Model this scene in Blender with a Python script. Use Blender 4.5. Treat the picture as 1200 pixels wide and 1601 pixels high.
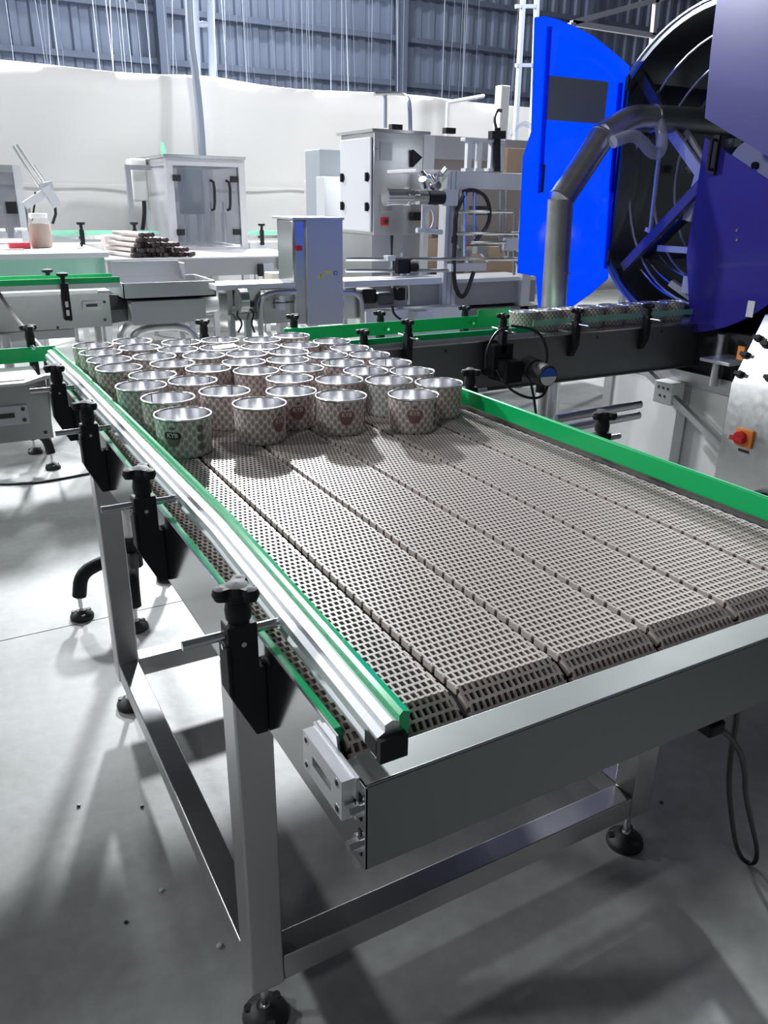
import bpy, bmesh, math, random
from mathutils import Vector, Matrix
random.seed(7)
PI = math.pi
scene = bpy.context.scene
C = scene.collection
for o in list(bpy.data.objects):
    bpy.data.objects.remove(o)

# ------------------------------------------------------------------ camera
FPX, PITCH, ROLL, YAW, CAMZ = 1234.2, 0.378203, 0.0146317, 0.5115034, 1.40
_fwd = Vector((math.sin(YAW)*math.cos(PITCH), math.cos(YAW)*math.cos(PITCH), -math.sin(PITCH)))
_r0 = Vector((math.cos(YAW), -math.sin(YAW), 0))
_u0 = _r0.cross(_fwd)
_right = math.cos(ROLL)*_r0 + math.sin(ROLL)*_u0
_up = -math.sin(ROLL)*_r0 + math.cos(ROLL)*_u0
cam_d = bpy.data.cameras.new('camera')
cam_d.sensor_fit = 'VERTICAL'
cam_d.sensor_height = 36.0
cam_d.sensor_width = 27.0
cam_d.lens = FPX/1601.0*36.0
cam_d.clip_start = 0.02
cam_d.clip_end = 200
cam = bpy.data.objects.new('camera', cam_d)
C.objects.link(cam)
M3 = Matrix((_right, _up, -_fwd)).transposed()
cam.matrix_world = Matrix.Translation((0, 0, CAMZ)) @ M3.to_4x4()
scene.camera = cam

# ------------------------------------------------------------------ world, lamps, exposure
scene.view_settings.view_transform = 'Standard'
scene.view_settings.look = 'None'
scene.view_settings.gamma = 1.0
scene.view_settings.use_curve_mapping = False
scene.view_settings.exposure = -0.95
w = bpy.data.worlds.new('hall_air')
scene.world = w
w.use_nodes = True
w.node_tree.nodes['Background'].inputs[0].default_value = (0.80, 0.86, 1.0, 1)
w.node_tree.nodes['Background'].inputs[1].default_value = 0.12

def lamp(name, loc, power, size=0.5, col=(0.93, 0.97, 1.0), aim=None):
    d = bpy.data.lights.new(name, 'AREA')
    d.shape = 'DISK'
    d.size = size
    d.energy = power
    d.color = col
    o = bpy.data.objects.new(name, d)
    C.objects.link(o)
    o.location = loc
    if aim is None:
        aim = (loc[0], loc[1], 0)
    o.rotation_euler = (Vector(aim)-Vector(loc)).to_track_quat('-Z', 'Y').to_euler()
    return o
lamp('bay_and_fill_light', (4.0, 11.3, 4.9), 3300, 0.5, aim=(1.5, 3.5, 0.5))      # key: far, a little to the right
lamp('bay_and_fill_light', (0.9, 11.2, 5.0), 800, 0.5, aim=(0.7, 3.0, 0.3))
lamp('bay_and_fill_light', (-5.0, 9.6, 5.0), 950, 0.5, aim=(1.0, 3.0, 0.3))
lamp('bay_and_fill_light', (2.6, 5.6, 5.8), 260, 0.6, aim=(3.2, 9.8, 1.2))
lamp('bay_and_fill_light', (8.0, 6.0, 5.8), 600, 0.6, aim=(5.5, 8.5, 0.5))
lamp('bay_and_fill_light', (5.5, 11.6, 7.6), 420, 0.8, aim=(5.5, 15.0, 4.0))  # added with no such lamp seen, to brighten the dark far wall
lamp('bay_and_fill_light', (-5.2, 3.4, 5.0), 260, 0.5, aim=(2.0, 2.4, 0.6))
lamp('bay_and_fill_light', (-2.6, -1.8, 5.5), 65, 0.8, aim=(0.6, 2.0, 0.5))  # added weak fill behind the camera, for the camera-facing sides

# ------------------------------------------------------------------ pixel -> point helpers (image taken as 1200x1601)
def ray(u, v):
    return _right*((u-600)/FPX) + _up*(-(v-800.5)/FPX) + _fwd
def PY(u, v, y):
    d = ray(u, v); t = y/d.y
    return Vector((d.x*t, y, CAMZ+d.z*t))
def PX(u, v, x):
    d = ray(u, v); t = x/d.x
    return Vector((x, d.y*t, CAMZ+d.z*t))
def PZ(u, v, z):
    d = ray(u, v); t = (z-CAMZ)/d.z
    return Vector((d.x*t, d.y*t, z))

# ------------------------------------------------------------------ materials
MATS = {}
def nn(nt, typ, **kw):
    n = nt.nodes.new(typ)
    for k, v in kw.items():
        setattr(n, k, v)
    return n
def mat(name, col, rough=0.5, metal=0.0, noise=0.0, nscale=30, bump=0.0, bscale=200, stretch=None, trans=0.0, ior=1.45, alpha=1.0, coat=0.0, spec=0.5, rvar=0.0):
    m = bpy.data.materials.new(name)
    m.use_nodes = True
    nt = m.node_tree
    b = nt.nodes['Principled BSDF']
    b.inputs['Base Color'].default_value = (*col, 1)
    b.inputs['Roughness'].default_value = rough
    b.inputs['Metallic'].default_value = metal
    b.inputs['Transmission Weight'].default_value = trans
    b.inputs['IOR'].default_value = ior
    b.inputs['Alpha'].default_value = alpha
    b.inputs['Coat Weight'].default_value = coat
    b.inputs['Specular IOR Level'].default_value = spec
    if noise or bump or rvar:
        tc = nn(nt, 'ShaderNodeTexCoord')
        mp = nn(nt, 'ShaderNodeMapping')
        if stretch:
            mp.inputs['Scale'].default_value = stretch
        nt.links.new(tc.outputs['Object'], mp.inputs['Vector'])
    if noise or rvar:
        nz = nn(nt, 'ShaderNodeTexNoise')
        nz.inputs['Scale'].default_value = nscale
        nz.inputs['Detail'].default_value = 4
        nt.links.new(mp.outputs[0], nz.inputs['Vector'])
    if noise:
        mx = nn(nt, 'ShaderNodeMix', data_type='RGBA')
        mx.inputs[6].default_value = (*[max(0, c*(1-noise)) for c in col], 1)
        mx.inputs[7].default_value = (*[min(1, c*(1+noise)) for c in col], 1)
        nt.links.new(nz.outputs['Fac'], mx.inputs[0])
        nt.links.new(mx.outputs[2], b.inputs['Base Color'])
    if rvar:
        mr = nn(nt, 'ShaderNodeMapRange')
        mr.inputs[3].default_value = max(0.02, rough-rvar)
        mr.inputs[4].default_value = rough+rvar
        nt.links.new(nz.outputs['Fac'], mr.inputs[0])
        nt.links.new(mr.outputs[0], b.inputs['Roughness'])
    if bump:
        n2 = nn(nt, 'ShaderNodeTexNoise')
        n2.inputs['Scale'].default_value = bscale
        n2.inputs['Detail'].default_value = 3
        nt.links.new(mp.outputs[0], n2.inputs['Vector'])
        bp = nn(nt, 'ShaderNodeBump')
        bp.inputs['Strength'].default_value = bump
        bp.inputs['Distance'].default_value = 0.002
        nt.links.new(n2.outputs['Fac'], bp.inputs['Height'])
        nt.links.new(bp.outputs[0], b.inputs['Normal'])
    MATS[name] = m
    return m
mat('steel', (0.60, 0.61, 0.61), 0.30, 1.0, noise=0.10, nscale=3, bump=0.05, bscale=120, stretch=(1, 12, 12), rvar=0.06)
mat('steel_plate', (0.56, 0.58, 0.57), 0.24, 1.0, noise=0.08, nscale=5, rvar=0.07)
mat('steel_mirror', (0.60, 0.61, 0.61), 0.13, 1.0, noise=0.06, nscale=5)
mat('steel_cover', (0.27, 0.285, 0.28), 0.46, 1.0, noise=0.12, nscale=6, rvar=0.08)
mat('steel_tube', (0.62, 0.62, 0.63), 0.30, 1.0, noise=0.06, nscale=4, bump=0.06, bscale=90, stretch=(1, 1, 8), rvar=0.05)
mat('steel_bright', (0.78, 0.79, 0.80), 0.2, 1.0)
mat('steel_dull', (0.50, 0.51, 0.52), 0.42, 1.0, noise=0.12, nscale=4)
mat('aluminium', (0.78, 0.79, 0.81), 0.46, 1.0, noise=0.04, nscale=8)
mat('alu_white', (0.68, 0.69, 0.71), 0.4, 0.3)
mat('black_plastic', (0.012, 0.013, 0.016), 0.62, spec=0.35)
mat('black_rubber', (0.02, 0.02, 0.021), 0.5)
mat('black_cable', (0.015, 0.015, 0.017), 0.45)
mat('dark_metal', (0.10, 0.105, 0.11), 0.35, 0.9)
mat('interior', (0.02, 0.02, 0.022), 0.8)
mat('green', (0.0, 0.52, 0.145), 0.32)
mat('green_strip', (0.0, 0.52, 0.18), 0.22, coat=0.4)
mat('belt', (0.52, 0.45, 0.415), 0.42, noise=0.10, nscale=9, bump=0.05, bscale=400)
mat('belt_pin', (0.10, 0.04, 0.03), 0.6)
mat('white_paint', (0.68, 0.68, 0.71), 0.4)
mat('apron_grey', (0.34, 0.34, 0.35), 0.45, 0.5)
mat('white_plastic', (0.78, 0.78, 0.76), 0.45)
mat('white_cloth', (0.72, 0.70, 0.69), 0.85)
mat('cream_box', (0.62, 0.57, 0.46), 0.6)
mat('cardboard', (0.50, 0.36, 0.25), 0.75, noise=0.12, nscale=10)
mat('brown_panel', (0.36, 0.31, 0.29), 0.4)
mat('grey_box', (0.34, 0.37, 0.41), 0.45)
mat('beige', (0.56, 0.53, 0.50), 0.6)
mat('red', (0.62, 0.02, 0.02), 0.4)
mat('red_paper', (0.85, 0.08, 0.12), 0.6)
mat('orange', (0.85, 0.27, 0.05), 0.45)
mat('yellow', (0.80, 0.68, 0.05), 0.5)
mat('blue_label', (0.03, 0.13, 0.55), 0.35)
mat('text_dark', (0.03, 0.03, 0.035), 0.5)
mat('powder', (0.42, 0.28, 0.20), 0.8, noise=0.15, nscale=40)
mat('tube_paper', (0.62, 0.55, 0.52), 0.7)
mat('tube_dark', (0.045, 0.03, 0.03), 0.7)
mat('can_silver', (0.80, 0.80, 0.81), 0.22, 1.0, noise=0.12, nscale=60, stretch=(1, 1, 0.02), rvar=0.05)
mat('can_rim', (0.88, 0.88, 0.88), 0.22, 0.85)
mat('can_seam', (0.08, 0.08, 0.085), 0.5, 0.5)
mat('emblem_dark', (0.035, 0.035, 0.033), 0.5)
mat('emblem_red', (0.23, 0.115, 0.10), 0.5)
mat('emblem_grey', (0.16, 0.15, 0.12), 0.5)
mat('emblem_pale', (0.62, 0.56, 0.52), 0.5)
mat('clear_plastic', (0.85, 0.95, 0.92), 0.05, 0.0, alpha=0.22)
mat('green_acrylic', (0.30, 0.75, 0.55), 0.1, alpha=0.45)
mat('hose_clear', (0.70, 0.72, 0.85), 0.15, alpha=0.4)
mat('glass_pane', (0.50, 0.53, 0.58), 0.04, alpha=0.30)
mat('smoke_pane', (0.16, 0.18, 0.22), 0.05, alpha=0.55)
mat('jar_glass', (0.75, 0.82, 0.85), 0.05, alpha=0.16)
mat('drum_metal', (0.26, 0.28, 0.285), 0.24, 0.95, noise=0.2, nscale=3, rvar=0.08)
mat('drum_inside', (0.22, 0.24, 0.245), 0.30, 0.9, noise=0.25, nscale=5)
mat('purple_bar', (0.16, 0.15, 0.30), 0.35, 0.4)
mat('wall_dark', (0.22, 0.26, 0.36), 0.5, 0.2, noise=0.22, nscale=1.3, stretch=(1.2, 1, 0.3))  # albedo lifted and blued to stand in for haze
mat('purlin', (0.16, 0.19, 0.27), 0.5, 0.3)  # lightened for the same painted haze
mat('pipe_blue', (0.24, 0.27, 0.34), 0.4, 0.3)
mat('wire', (0.42, 0.47, 0.58), 0.5)
mat('frame_grey', (0.52, 0.52, 0.54), 0.42, 0.5)
mat('detector_steel', (0.52, 0.52, 0.55), 0.5, 0.55, noise=0.06, nscale=3)
mat('crumb', (0.5, 0.5, 0.48), 0.8)

def acrylic(name, col, tcol, rough, tfac, refl):
    m = bpy.data.materials.new(name); m.use_nodes = True
    nt = m.node_tree
    b = nt.nodes['Principled BSDF']
    out = nt.nodes['Material Output']
    b.inputs['Base Color'].default_value = (*col, 1)
    b.inputs['Roughness'].default_value = rough
    b.inputs['Specular IOR Level'].default_value = refl
    b.inputs['Coat Weight'].default_value = 1.0
    b.inputs['Coat Roughness'].default_value = 0.05
    tl = nn(nt, 'ShaderNodeBsdfTranslucent'); tl.inputs[0].default_value = (*tcol, 1)
    tr = nn(nt, 'ShaderNodeBsdfTransparent'); tr.inputs[0].default_value = (*tcol, 1)
    m1 = nn(nt, 'ShaderNodeMixShader'); m1.inputs[0].default_value = 0.45
    m2 = nn(nt, 'ShaderNodeMixShader'); m2.inputs[0].default_value = tfac
    nt.links.new(b.outputs[0], m1.inputs[1]); nt.links.new(tl.outputs[0], m1.inputs[2])
    nt.links.new(m1.outputs[0], m2.inputs[1]); nt.links.new(tr.outputs[0], m2.inputs[2])
    nt.links.new(m2.outputs[0], out.inputs[0])
    MATS[name] = m
acrylic('blue_acrylic', (0.004, 0.12, 0.80), (0.005, 0.26, 1.0), 0.10, 0.18, 0.6)
acrylic('blue_acrylic_sheen', (0.24, 0.23, 0.58), (0.30, 0.28, 0.85), 0.25, 0.22, 0.9)  # same acrylic as the lower leaf, reflected light painted in as paler tint
acrylic('blue_acrylic_deep', (0.09, 0.075, 0.50), (0.16, 0.13, 0.85), 0.22, 0.30, 0.8)  # base colour lifted to paint in the reflection on the right door

def floor_material():
    m = bpy.data.materials.new('concrete'); m.use_nodes = True
    nt = m.node_tree; b = nt.nodes['Principled BSDF']
    tc = nn(nt, 'ShaderNodeTexCoord')
    n1 = nn(nt, 'ShaderNodeTexNoise'); n1.inputs['Scale'].default_value = 2.2; n1.inputs['Detail'].default_value = 7
    n2 = nn(nt, 'ShaderNodeTexNoise'); n2.inputs['Scale'].default_value = 28; n2.inputs['Detail'].default_value = 5
    n3 = nn(nt, 'ShaderNodeTexVoronoi'); n3.inputs['Scale'].default_value = 1.1
    for n in (n1, n2, n3): nt.links.new(tc.outputs['Object'], n.inputs['Vector'])
    cr = nn(nt, 'ShaderNodeValToRGB')
    cr.color_ramp.elements[0].position = 0.32; cr.color_ramp.elements[0].color = (0.27, 0.275, 0.265, 1)
    cr.color_ramp.elements[1].position = 0.70; cr.color_ramp.elements[1].color = (0.46, 0.465, 0.46, 1)
    nt.links.new(n1.outputs['Fac'], cr.inputs[0])
    mx = nn(nt, 'ShaderNodeMix', data_type='RGBA'); mx.blend_type = 'MULTIPLY'; mx.inputs[0].default_value = 0.35
    nt.links.new(cr.outputs[0], mx.inputs[6])
    nt.links.new(n2.outputs['Fac'], mx.inputs[7])
    nt.links.new(mx.outputs[2], b.inputs['Base Color'])
    mr = nn(nt, 'ShaderNodeMapRange'); mr.inputs[3].default_value = 0.32; mr.inputs[4].default_value = 0.6
    nt.links.new(n1.outputs['Fac'], mr.inputs[0]); nt.links.new(mr.outputs[0], b.inputs['Roughness'])
    bp = nn(nt, 'ShaderNodeBump'); bp.inputs['Strength'].default_value = 0.12; bp.inputs['Distance'].default_value = 0.004
    nt.links.new(n2.outputs['Fac'], bp.inputs['Height']); nt.links.new(bp.outputs[0], b.inputs['Normal'])
    MATS['concrete'] = m
floor_material()

def can_material(name, base, line, leaf):
    """printed ogee leaf pattern from UV: u = turns around, v = 0..1 up"""
    m = bpy.data.materials.new(name); m.use_nodes = True
    nt = m.node_tree; b = nt.nodes['Principled BSDF']
    b.inputs['Roughness'].default_value = 0.42
    uv = nn(nt, 'ShaderNodeUVMap')
    sp = nn(nt, 'ShaderNodeSeparateXYZ'); nt.links.new(uv.outputs[0], sp.inputs[0])
    def mth(op, a, b_=None, c_=None):
        n = nn(nt, 'ShaderNodeMath', operation=op)
        for i, q in enumerate((a, b_, c_)):
            if q is None: continue
            if isinstance(q, (int, float)): n.inputs[i].default_value = q
            else: nt.links.new(q, n.inputs[i])
        return n.outputs[0]
    U = mth('MULTIPLY', sp.outputs[0], 20.0); V = mth('MULTIPLY', sp.outputs[1], 3.9)
    def lattice(off):
        x = mth('ABSOLUTE', mth('SUBTRACT', mth('FRACT', mth('ADD', U, off)), 0.5))
        y = mth('SUBTRACT', mth('FRACT', mth('ADD', V, off)), 0.5)
        # tear drop: narrow towards the bottom
        wdt = mth('ADD', 0.26, mth('MULTIPLY', y, 0.22))
        xx = mth('POWER', mth('DIVIDE', x, wdt), 2.0)
        yy = mth('POWER', mth('DIVIDE', mth('ABSOLUTE', y), 0.40), 2.0)
        return mth('ADD', xx, yy)
    d = mth('MINIMUM', lattice(0.0), lattice(0.5))
    cr = nn(nt, 'ShaderNodeValToRGB')
    e = cr.color_ramp.elements
    e[0].position = 0.15; e[0].color = (*leaf, 1)
    e[1].position = 0.95; e[1].color = (*base, 1)
    q = e.new(0.62); q.color = (*[a*0.55+c*0.45 for a, c in zip(leaf, base)], 1)
    q = e.new(1.0); q.color = (*line, 1)
    nt.links.new(mth('MULTIPLY', d, 0.75), cr.inputs[0])
    nt.links.new(cr.outputs[0], b.inputs['Base Color'])
    MATS[name] = m
can_material('can_print_rose', (0.68, 0.59, 0.56), (0.84, 0.77, 0.74), (0.34, 0.265, 0.25))
can_material('can_print_green', (0.63, 0.645, 0.61), (0.78, 0.79, 0.76), (0.33, 0.35, 0.315))
can_material('can_print_small', (0.62, 0.57, 0.54), (0.72, 0.68, 0.65), (0.26, 0.20, 0.18))

# ------------------------------------------------------------------ mesh builder
class MB:
    def __init__(s):
        s.v = []; s.f = []; s.m = []; s.uv = None
    def face(s, idx, mi=0):
        s.f.append(tuple(idx)); s.m.append(mi)
    def box(s, x0, x1, y0, y1, z0, z1, mi=0, skip=''):
        x0, x1 = min(x0, x1), max(x0, x1); y0, y1 = min(y0, y1), max(y0, y1); z0, z1 = min(z0, z1), max(z0, z1)
        n = len(s.v)
        s.v += [(x0,y0,z0),(x1,y0,z0),(x1,y1,z0),(x0,y1,z0),(x0,y0,z1),(x1,y0,z1),(x1,y1,z1),(x0,y1,z1)]
        fs = {'b':(0,3,2,1),'t':(4,5,6,7),'f':(0,1,5,4),'k':(2,3,7,6),'l':(3,0,4,7),'r':(1,2,6,5)}
        for k, q in fs.items():
            if k not in skip: s.face([n+i for i in q], mi)
        return s
    def bar(s, p0, p1, w, h, up=(0,0,1), mi=0):
        p0 = Vector(p0); p1 = Vector(p1); d = (p1-p0).normalized()
        up = Vector(up)
        if abs(d.dot(up)) > 0.98: up = Vector((0, 1, 0))
        a = d.cross(up).normalized(); b = a.cross(d).normalized()
        n = len(s.v)
        for p in (p0, p1):
            for i, j in ((-1,-1),(1,-1),(1,1),(-1,1)):
                s.v.append(tuple(p+a*(i*w/2)+b*(j*h/2)))
        for q in ((0,1,2,3),(7,6,5,4),(0,4,5,1),(1,5,6,2),(2,6,7,3),(3,7,4,0)):
            s.face([n+i for i in q], mi)
        return s
    def cyl(s, p0, p1, r0, r1=None, n=16, mi=0, caps=True):
        if r1 is None: r1 = r0
        p0 = Vector(p0); p1 = Vector(p1); d = (p1-p0).normalized()
        t = Vector((0,0,1)) if abs(d.z) < 0.9 else Vector((1,0,0))
        a = d.cross(t).normalized(); b = d.cross(a)
        k = len(s.v)
        for p, r in ((p0, r0), (p1, r1)):
            for i in range(n):
                th = 2*PI*i/n
                s.v.append(tuple(p+a*(r*math.cos(th))+b*(r*math.sin(th))))
        for i in range(n):
            j = (i+1) % n
            s.face((k+i, k+j, k+n+j, k+n+i), mi)
        if caps:
            s.face([k+i for i in range(n)][::-1], mi); s.face([k+n+i for i in range(n)], mi)
        return s
    def tube(s, pts, r, n=8, mi=0, close=False, smooth=0):
        pts = [Vector(p) for p in pts]
        for _ in range(smooth):                       # Chaikin corner cutting
            q = [pts[0]]
            for a, b in zip(pts[:-1], pts[1:]):
                q += [a*0.75+b*0.25, a*0.25+b*0.75]
            q.append(pts[-1]); pts = q
        k = len(s.v); N = len(pts); prev = None
        for i, p in enumerate(pts):
            if close: d = (pts[(i+1) % N]-pts[i-1]).normalized()
            else: d = (pts[min(i+1, N-1)]-pts[max(i-1, 0)]).normalized()
            if prev is None:
                t = Vector((0,0,1)) if abs(d.z) < 0.9 else Vector((1,0,0))
                a = d.cross(t).normalized()
            else:
                a = (prev-d*prev.dot(d)).normalized()
            prev = a; b = d.cross(a)
            for j in range(n):
                th = 2*PI*j/n
                s.v.append(tuple(p+a*(r*math.cos(th))+b*(r*math.sin(th))))
        for i in range(N if close else N-1):
            i2 = (i+1) % N
            for j in range(n):
                j2 = (j+1) % n
                s.face((k+i*n+j, k+i*n+j2, k+i2*n+j2, k+i2*n+j), mi)
        if not close:
            s.face([k+j for j in range(n)][::-1], mi); s.face([k+(N-1)*n+j for j in range(n)], mi)
        return s
    def prism(s, poly, ax, a, b, mi=0):
        """poly in the two other axes: x->(y,z)  y->(x,z)  z->(x,y)"""
        k = len(s.v); n = len(poly)
        for t in (a, b):
            for p, q in poly:
                s.v.append({'x': (t, p, q), 'y': (p, t, q), 'z': (p, q, t)}[ax])
        s.face([k+i for i in range(n)][::-1], mi); s.face([k+n+i for i in range(n)], mi)
        for i in range(n):
            j = (i+1) % n
            s.face((k+i, k+j, k+n+j, k+n+i), mi)
        return s
    def lathe(s, prof, c=(0,0,0), n=24, mi=0, ax='z', caps=True):
        k = len(s.v); c = Vector(c); N = len(prof)
        for r, h in prof:
            for i in range(n):
                th = 2*PI*i/n; ca, sa = r*math.cos(th), r*math.sin(th)
                o = {'z': (ca, sa, h), 'x': (h, ca, sa), 'y': (ca, h, sa)}[ax]
                s.v.append(tuple(c+Vector(o)))
        for a in range(N-1):
            for i in range(n):
                j = (i+1) % n
                s.face((k+a*n+i, k+a*n+j, k+(a+1)*n+j, k+(a+1)*n+i), mi)
        if not caps: return s
        if prof[0][0] > 1e-5: s.face([k+i for i in range(n)][::-1], mi)
        if prof[-1][0] > 1e-5: s.face([k+(N-1)*n+i for i in range(n)], mi)
        return s
    def mesh(s, name, mats, smooth=40):
        me = bpy.data.meshes.new(name)
        me.from_pydata(s.v, [], s.f)
        if not isinstance(mats, (list, tuple)): mats = [mats]
        for q in mats: me.materials.append(MATS[q])
        me.polygons.foreach_set('material_index', s.m)
        bm = bmesh.new(); bm.from_mesh(me)
        bmesh.ops.recalc_face_normals(bm, faces=bm.faces)
        bm.to_mesh(me); bm.free()
        if smooth:
            me.polygons.foreach_set('use_smooth', [True]*len(me.polygons))
            me.set_sharp_from_angle(angle=math.radians(smooth))
        me.update()
        return me
    def build(s, name, mats, parent=None, smooth=40, bevel=0.0, recalc=True):
        o = bpy.data.objects.new(name, s.mesh(name, mats, smooth))
        C.objects.link(o)
        if bevel:
            md = o.modifiers.new('bevel', 'BEVEL'); md.width = bevel; md.segments = 2; md.limit_method = 'ANGLE'
        attach(o, parent)
        return o
def world_loc(o):
    p = o.parent
    if p is None: return Vector(o.location)
    return o.matrix_parent_inverse.to_translation() + Vector(o.location) + world_loc(p)
def attach(o, parent):
    if parent is not None:
        o.parent = parent
        o.matrix_parent_inverse = Matrix.Translation(-world_loc(parent))
def thing(name, label, cat, loc=(0,0,0), group=None):
    o = bpy.data.objects.new(name, None)
    C.objects.link(o); o.location = loc; o.empty_display_size = 0.1
    o['label'] = label; o['category'] = cat
    if group: o['group'] = group
    return o
def tag(o, label, cat, group=None):
    o['label'] = label; o['category'] = cat
    if group: o['group'] = group
    return o
def struct(o):
    o['kind'] = 'structure'; return o
def copy_tree(o, loc, parent=None, rotz=None):
    c = o.copy(); C.objects.link(c); c.parent = parent
    if loc is not None: c.location = loc
    if rotz is not None: c.rotation_euler = (0, 0, rotz)
    for ch in list(o.children): copy_tree(ch, None, c)
    return c

BELT = 0.873
# ================================================================== THE SETTING
floor = struct(MB().box(-14, 22, -6, 24, -0.10, -0.012).build('floor', 'interior', None))
for x0, x1, y0, y1 in ((-14, 22, -6, 2.629), (-14, 22, 2.634, 24)):
    MB().box(x0, x1, y0, y1, -0.012, 0.0).build('slab', 'concrete', floor, bevel=0.0)

# white sheet hung across the hall (lower wall), top edge sagging a little
def wall_sheet():
    b = MB(); n = 64; x0, x1 = -2.0, 14.0; rows = 10
    for j in range(rows+1):
        for i in range(n+1):
            x = x0+(x1-x0)*i/n
            top = 2.70+0.02*math.sin(x*1.3+.5)+(0.05*math.exp(-((x-3.3)/.5)**2))-0.03*math.exp(-((x-4.9)/1.0)**2)
            z = top*j/rows
            y = 10.4+0.035*math.sin(x*2.1+j*.5)*(0.3+.7*j/rows)+0.02*math.sin(x*5.0-j*.9)
            b.v.append((x, y, z))
    for j in range(rows):
        for i in range(n):
            k = j*(n+1)+i
            b.face((k, k+1, k+n+2, k+n+1))
    return b
ws = struct(wall_sheet().build('wall_back', 'white_cloth', smooth=80))
sm = ws.modifiers.new('thickness', 'SOLIDIFY'); sm.thickness = 0.02
seam = MB()
seam.box(-2, 4.6, 10.30, 10.325, 1.50, 1.512); seam.build('seam', 'white_plastic', ws)
# ribbed dark sheet-metal wall behind and above
b = MB(); x = -8.0; y0 = 15.0
prof = []
while x < 24:
    prof += [(x, y0), (x+0.12, y0), (x+0.15, y0-0.05), (x+0.25, y0-0.05), (x+0.28, y0)]
    x += 0.30
k = len(b.v)
for px, py in prof: b.v += [(px, py, 0.0), (px, py, 11.0)]
for i in range(len(prof)-1): b.face((2*i, 2*i+2, 2*i+3, 2*i+1))
wf = struct(b.build('wall_far', 'wall_dark', smooth=0))
for z in (3.4, 4.15, 4.9, 5.7, 6.6, 7.5):
    MB().box(-8, 24, 14.78, 14.94, z, z+0.09).build('purlin', 'purlin', wf)
for xx in (0.2, 3.9, 8.4, 13.0):
    MB().box(xx, xx+0.16, 14.60, 14.78, 0.0, 11).build('post', 'purlin', wf)

# ================================================================== ACCUMULATION CONVEYOR
XL, XR, YF, YB = 0.287, 1.235, 0.541, 2.56
acc = thing('accumulation_conveyor', 'wide stainless accumulation table with brown grid belt in the foreground', 'conveyor', (0.76, 1.5, 0))
# belt ----------------------------------------------------------
STRIP = 0.1524; PITCH_B = 0.0266; X0 = 0.303
def module_mesh():
    b = MB(); W = STRIP-0.0110; t = 0.007; n = 16; p = W/n
    def taper(x0, x1, y0, y1, kx, ky, z0=-t, z1=0.0):
        """bar with draft: narrower underneath"""
        n0 = len(b.v); cx, cy = (x0+x1)/2, (y0+y1)/2
        for z, fx, fy in ((z0, kx, ky), (z1, 1, 1)):
            for sx, sy in ((-1, -1), (1, -1), (1, 1), (-1, 1)):
                b.v.append((cx+sx*(x1-x0)/2*fx, cy+sy*(y1-y0)/2*fy, z))
        for q in ((4, 5, 6, 7), (0, 1, 5, 4), (2, 3, 7, 6), (3, 0, 4, 7), (1, 2, 6, 5)):
            b.face([n0+k for k in q])
    P = PITCH_B; bw = 0.0041; fw = 0.0031
    for yc in (-P/4, P/4): taper(0.0015, W-0.0015, yc-bw/2, yc+bw/2, 1, 0.12)
    for i in range(n+1):
        x = min(max(i*p, fw/2), W-fw/2)
        taper(x-fw/2, x+fw/2, -P/4+bw/2, P/4-bw/2, .25, 1.2)
    for i in range(n):
        x = (i+0.5)*p
        taper(x-fw/2, x+fw/2, P/4+bw/2, 3*P/4-bw/2, .25, 1.2)
    for x0 in (0.0, W-0.0045):
        taper(x0, x0+0.0045, -P*0.41, P*0.35, 1, 1, -t*1.4, -0.0005)
    b.cyl((0.0, P/2, -t*0.7), (W, P/2, -t*0.7), 0.0014, n=6, mi=1)
    return b
mb = module_mesh()
mod_mesh = mb.mesh('belt_module', ['belt', 'belt_pin'], smooth=0)
Yt = 0.645; RAD = 0.062
def row_pose(i):
    """i = 0 is the last row on the curve"""
    s = (i-3)*PITCH_B          # arc length from tangent point, + = away
    if s >= 0: return Yt+s, BELT, 0.0
    a = -s/RAD
    return Yt-RAD*math.sin(a), BELT-RAD+RAD*math.cos(a), a
NROW = 74
rest = MB()
for i in range(NROW):
    y, z, a = row_pose(i)
    for k in range(6):
        off = 0.0
        loc = Vector((X0+k*STRIP, y, z))
        if i < 50:
            o = bpy.data.objects.new('belt_module', mod_mesh); C.objects.link(o)
            o.location = loc; o.rotation_euler = (a, 0, 0); attach(o, acc)
        else:
            n0 = len(rest.v)
            rest.v += [(vx+loc.x, vy+loc.y, vz+loc.z) for vx, vy, vz in mb.v]
            rest.f += [tuple(q+n0 for q in f) for f in mb.f]; rest.m += mb.m
rb = rest.build('belt_modules_far', ['belt', 'belt_pin'], acc, smooth=0); rb['kind'] = 'stuff'
# pan and slide rails under the belt, near-black to paint in shade below
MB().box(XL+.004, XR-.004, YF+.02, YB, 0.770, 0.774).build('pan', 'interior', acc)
for k in range(7):
    MB().box(X0+k*STRIP-.008, X0+k*STRIP+.004, .70, YB-.05, 0.774, BELT-.018).build('slide_rail', 'interior', acc)
# side plates
for xs, sgn in ((XL, 1), (XR, -1)):
    p = MB()
    p.prism([(YF, 0.763), (YF, 0.868), (0.60, 0.868), (0.605, 0.886), (YB, 0.886), (YB, 0.758), (1.0, 0.758)], 'x', xs, xs+sgn*0.003)
    p.box(xs, xs+sgn*0.03, 1.0, YB, 0.756, 0.759)
    o = p.build('side_plate', 'steel_mirror', acc)
    MB().box(xs+sgn*0.003, xs+sgn*0.013, 0.618, YB, 0.866, 0.885).build('wear_strip', 'green_strip' if sgn > 0 else 'steel_dull', acc, bevel=.001)
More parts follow.
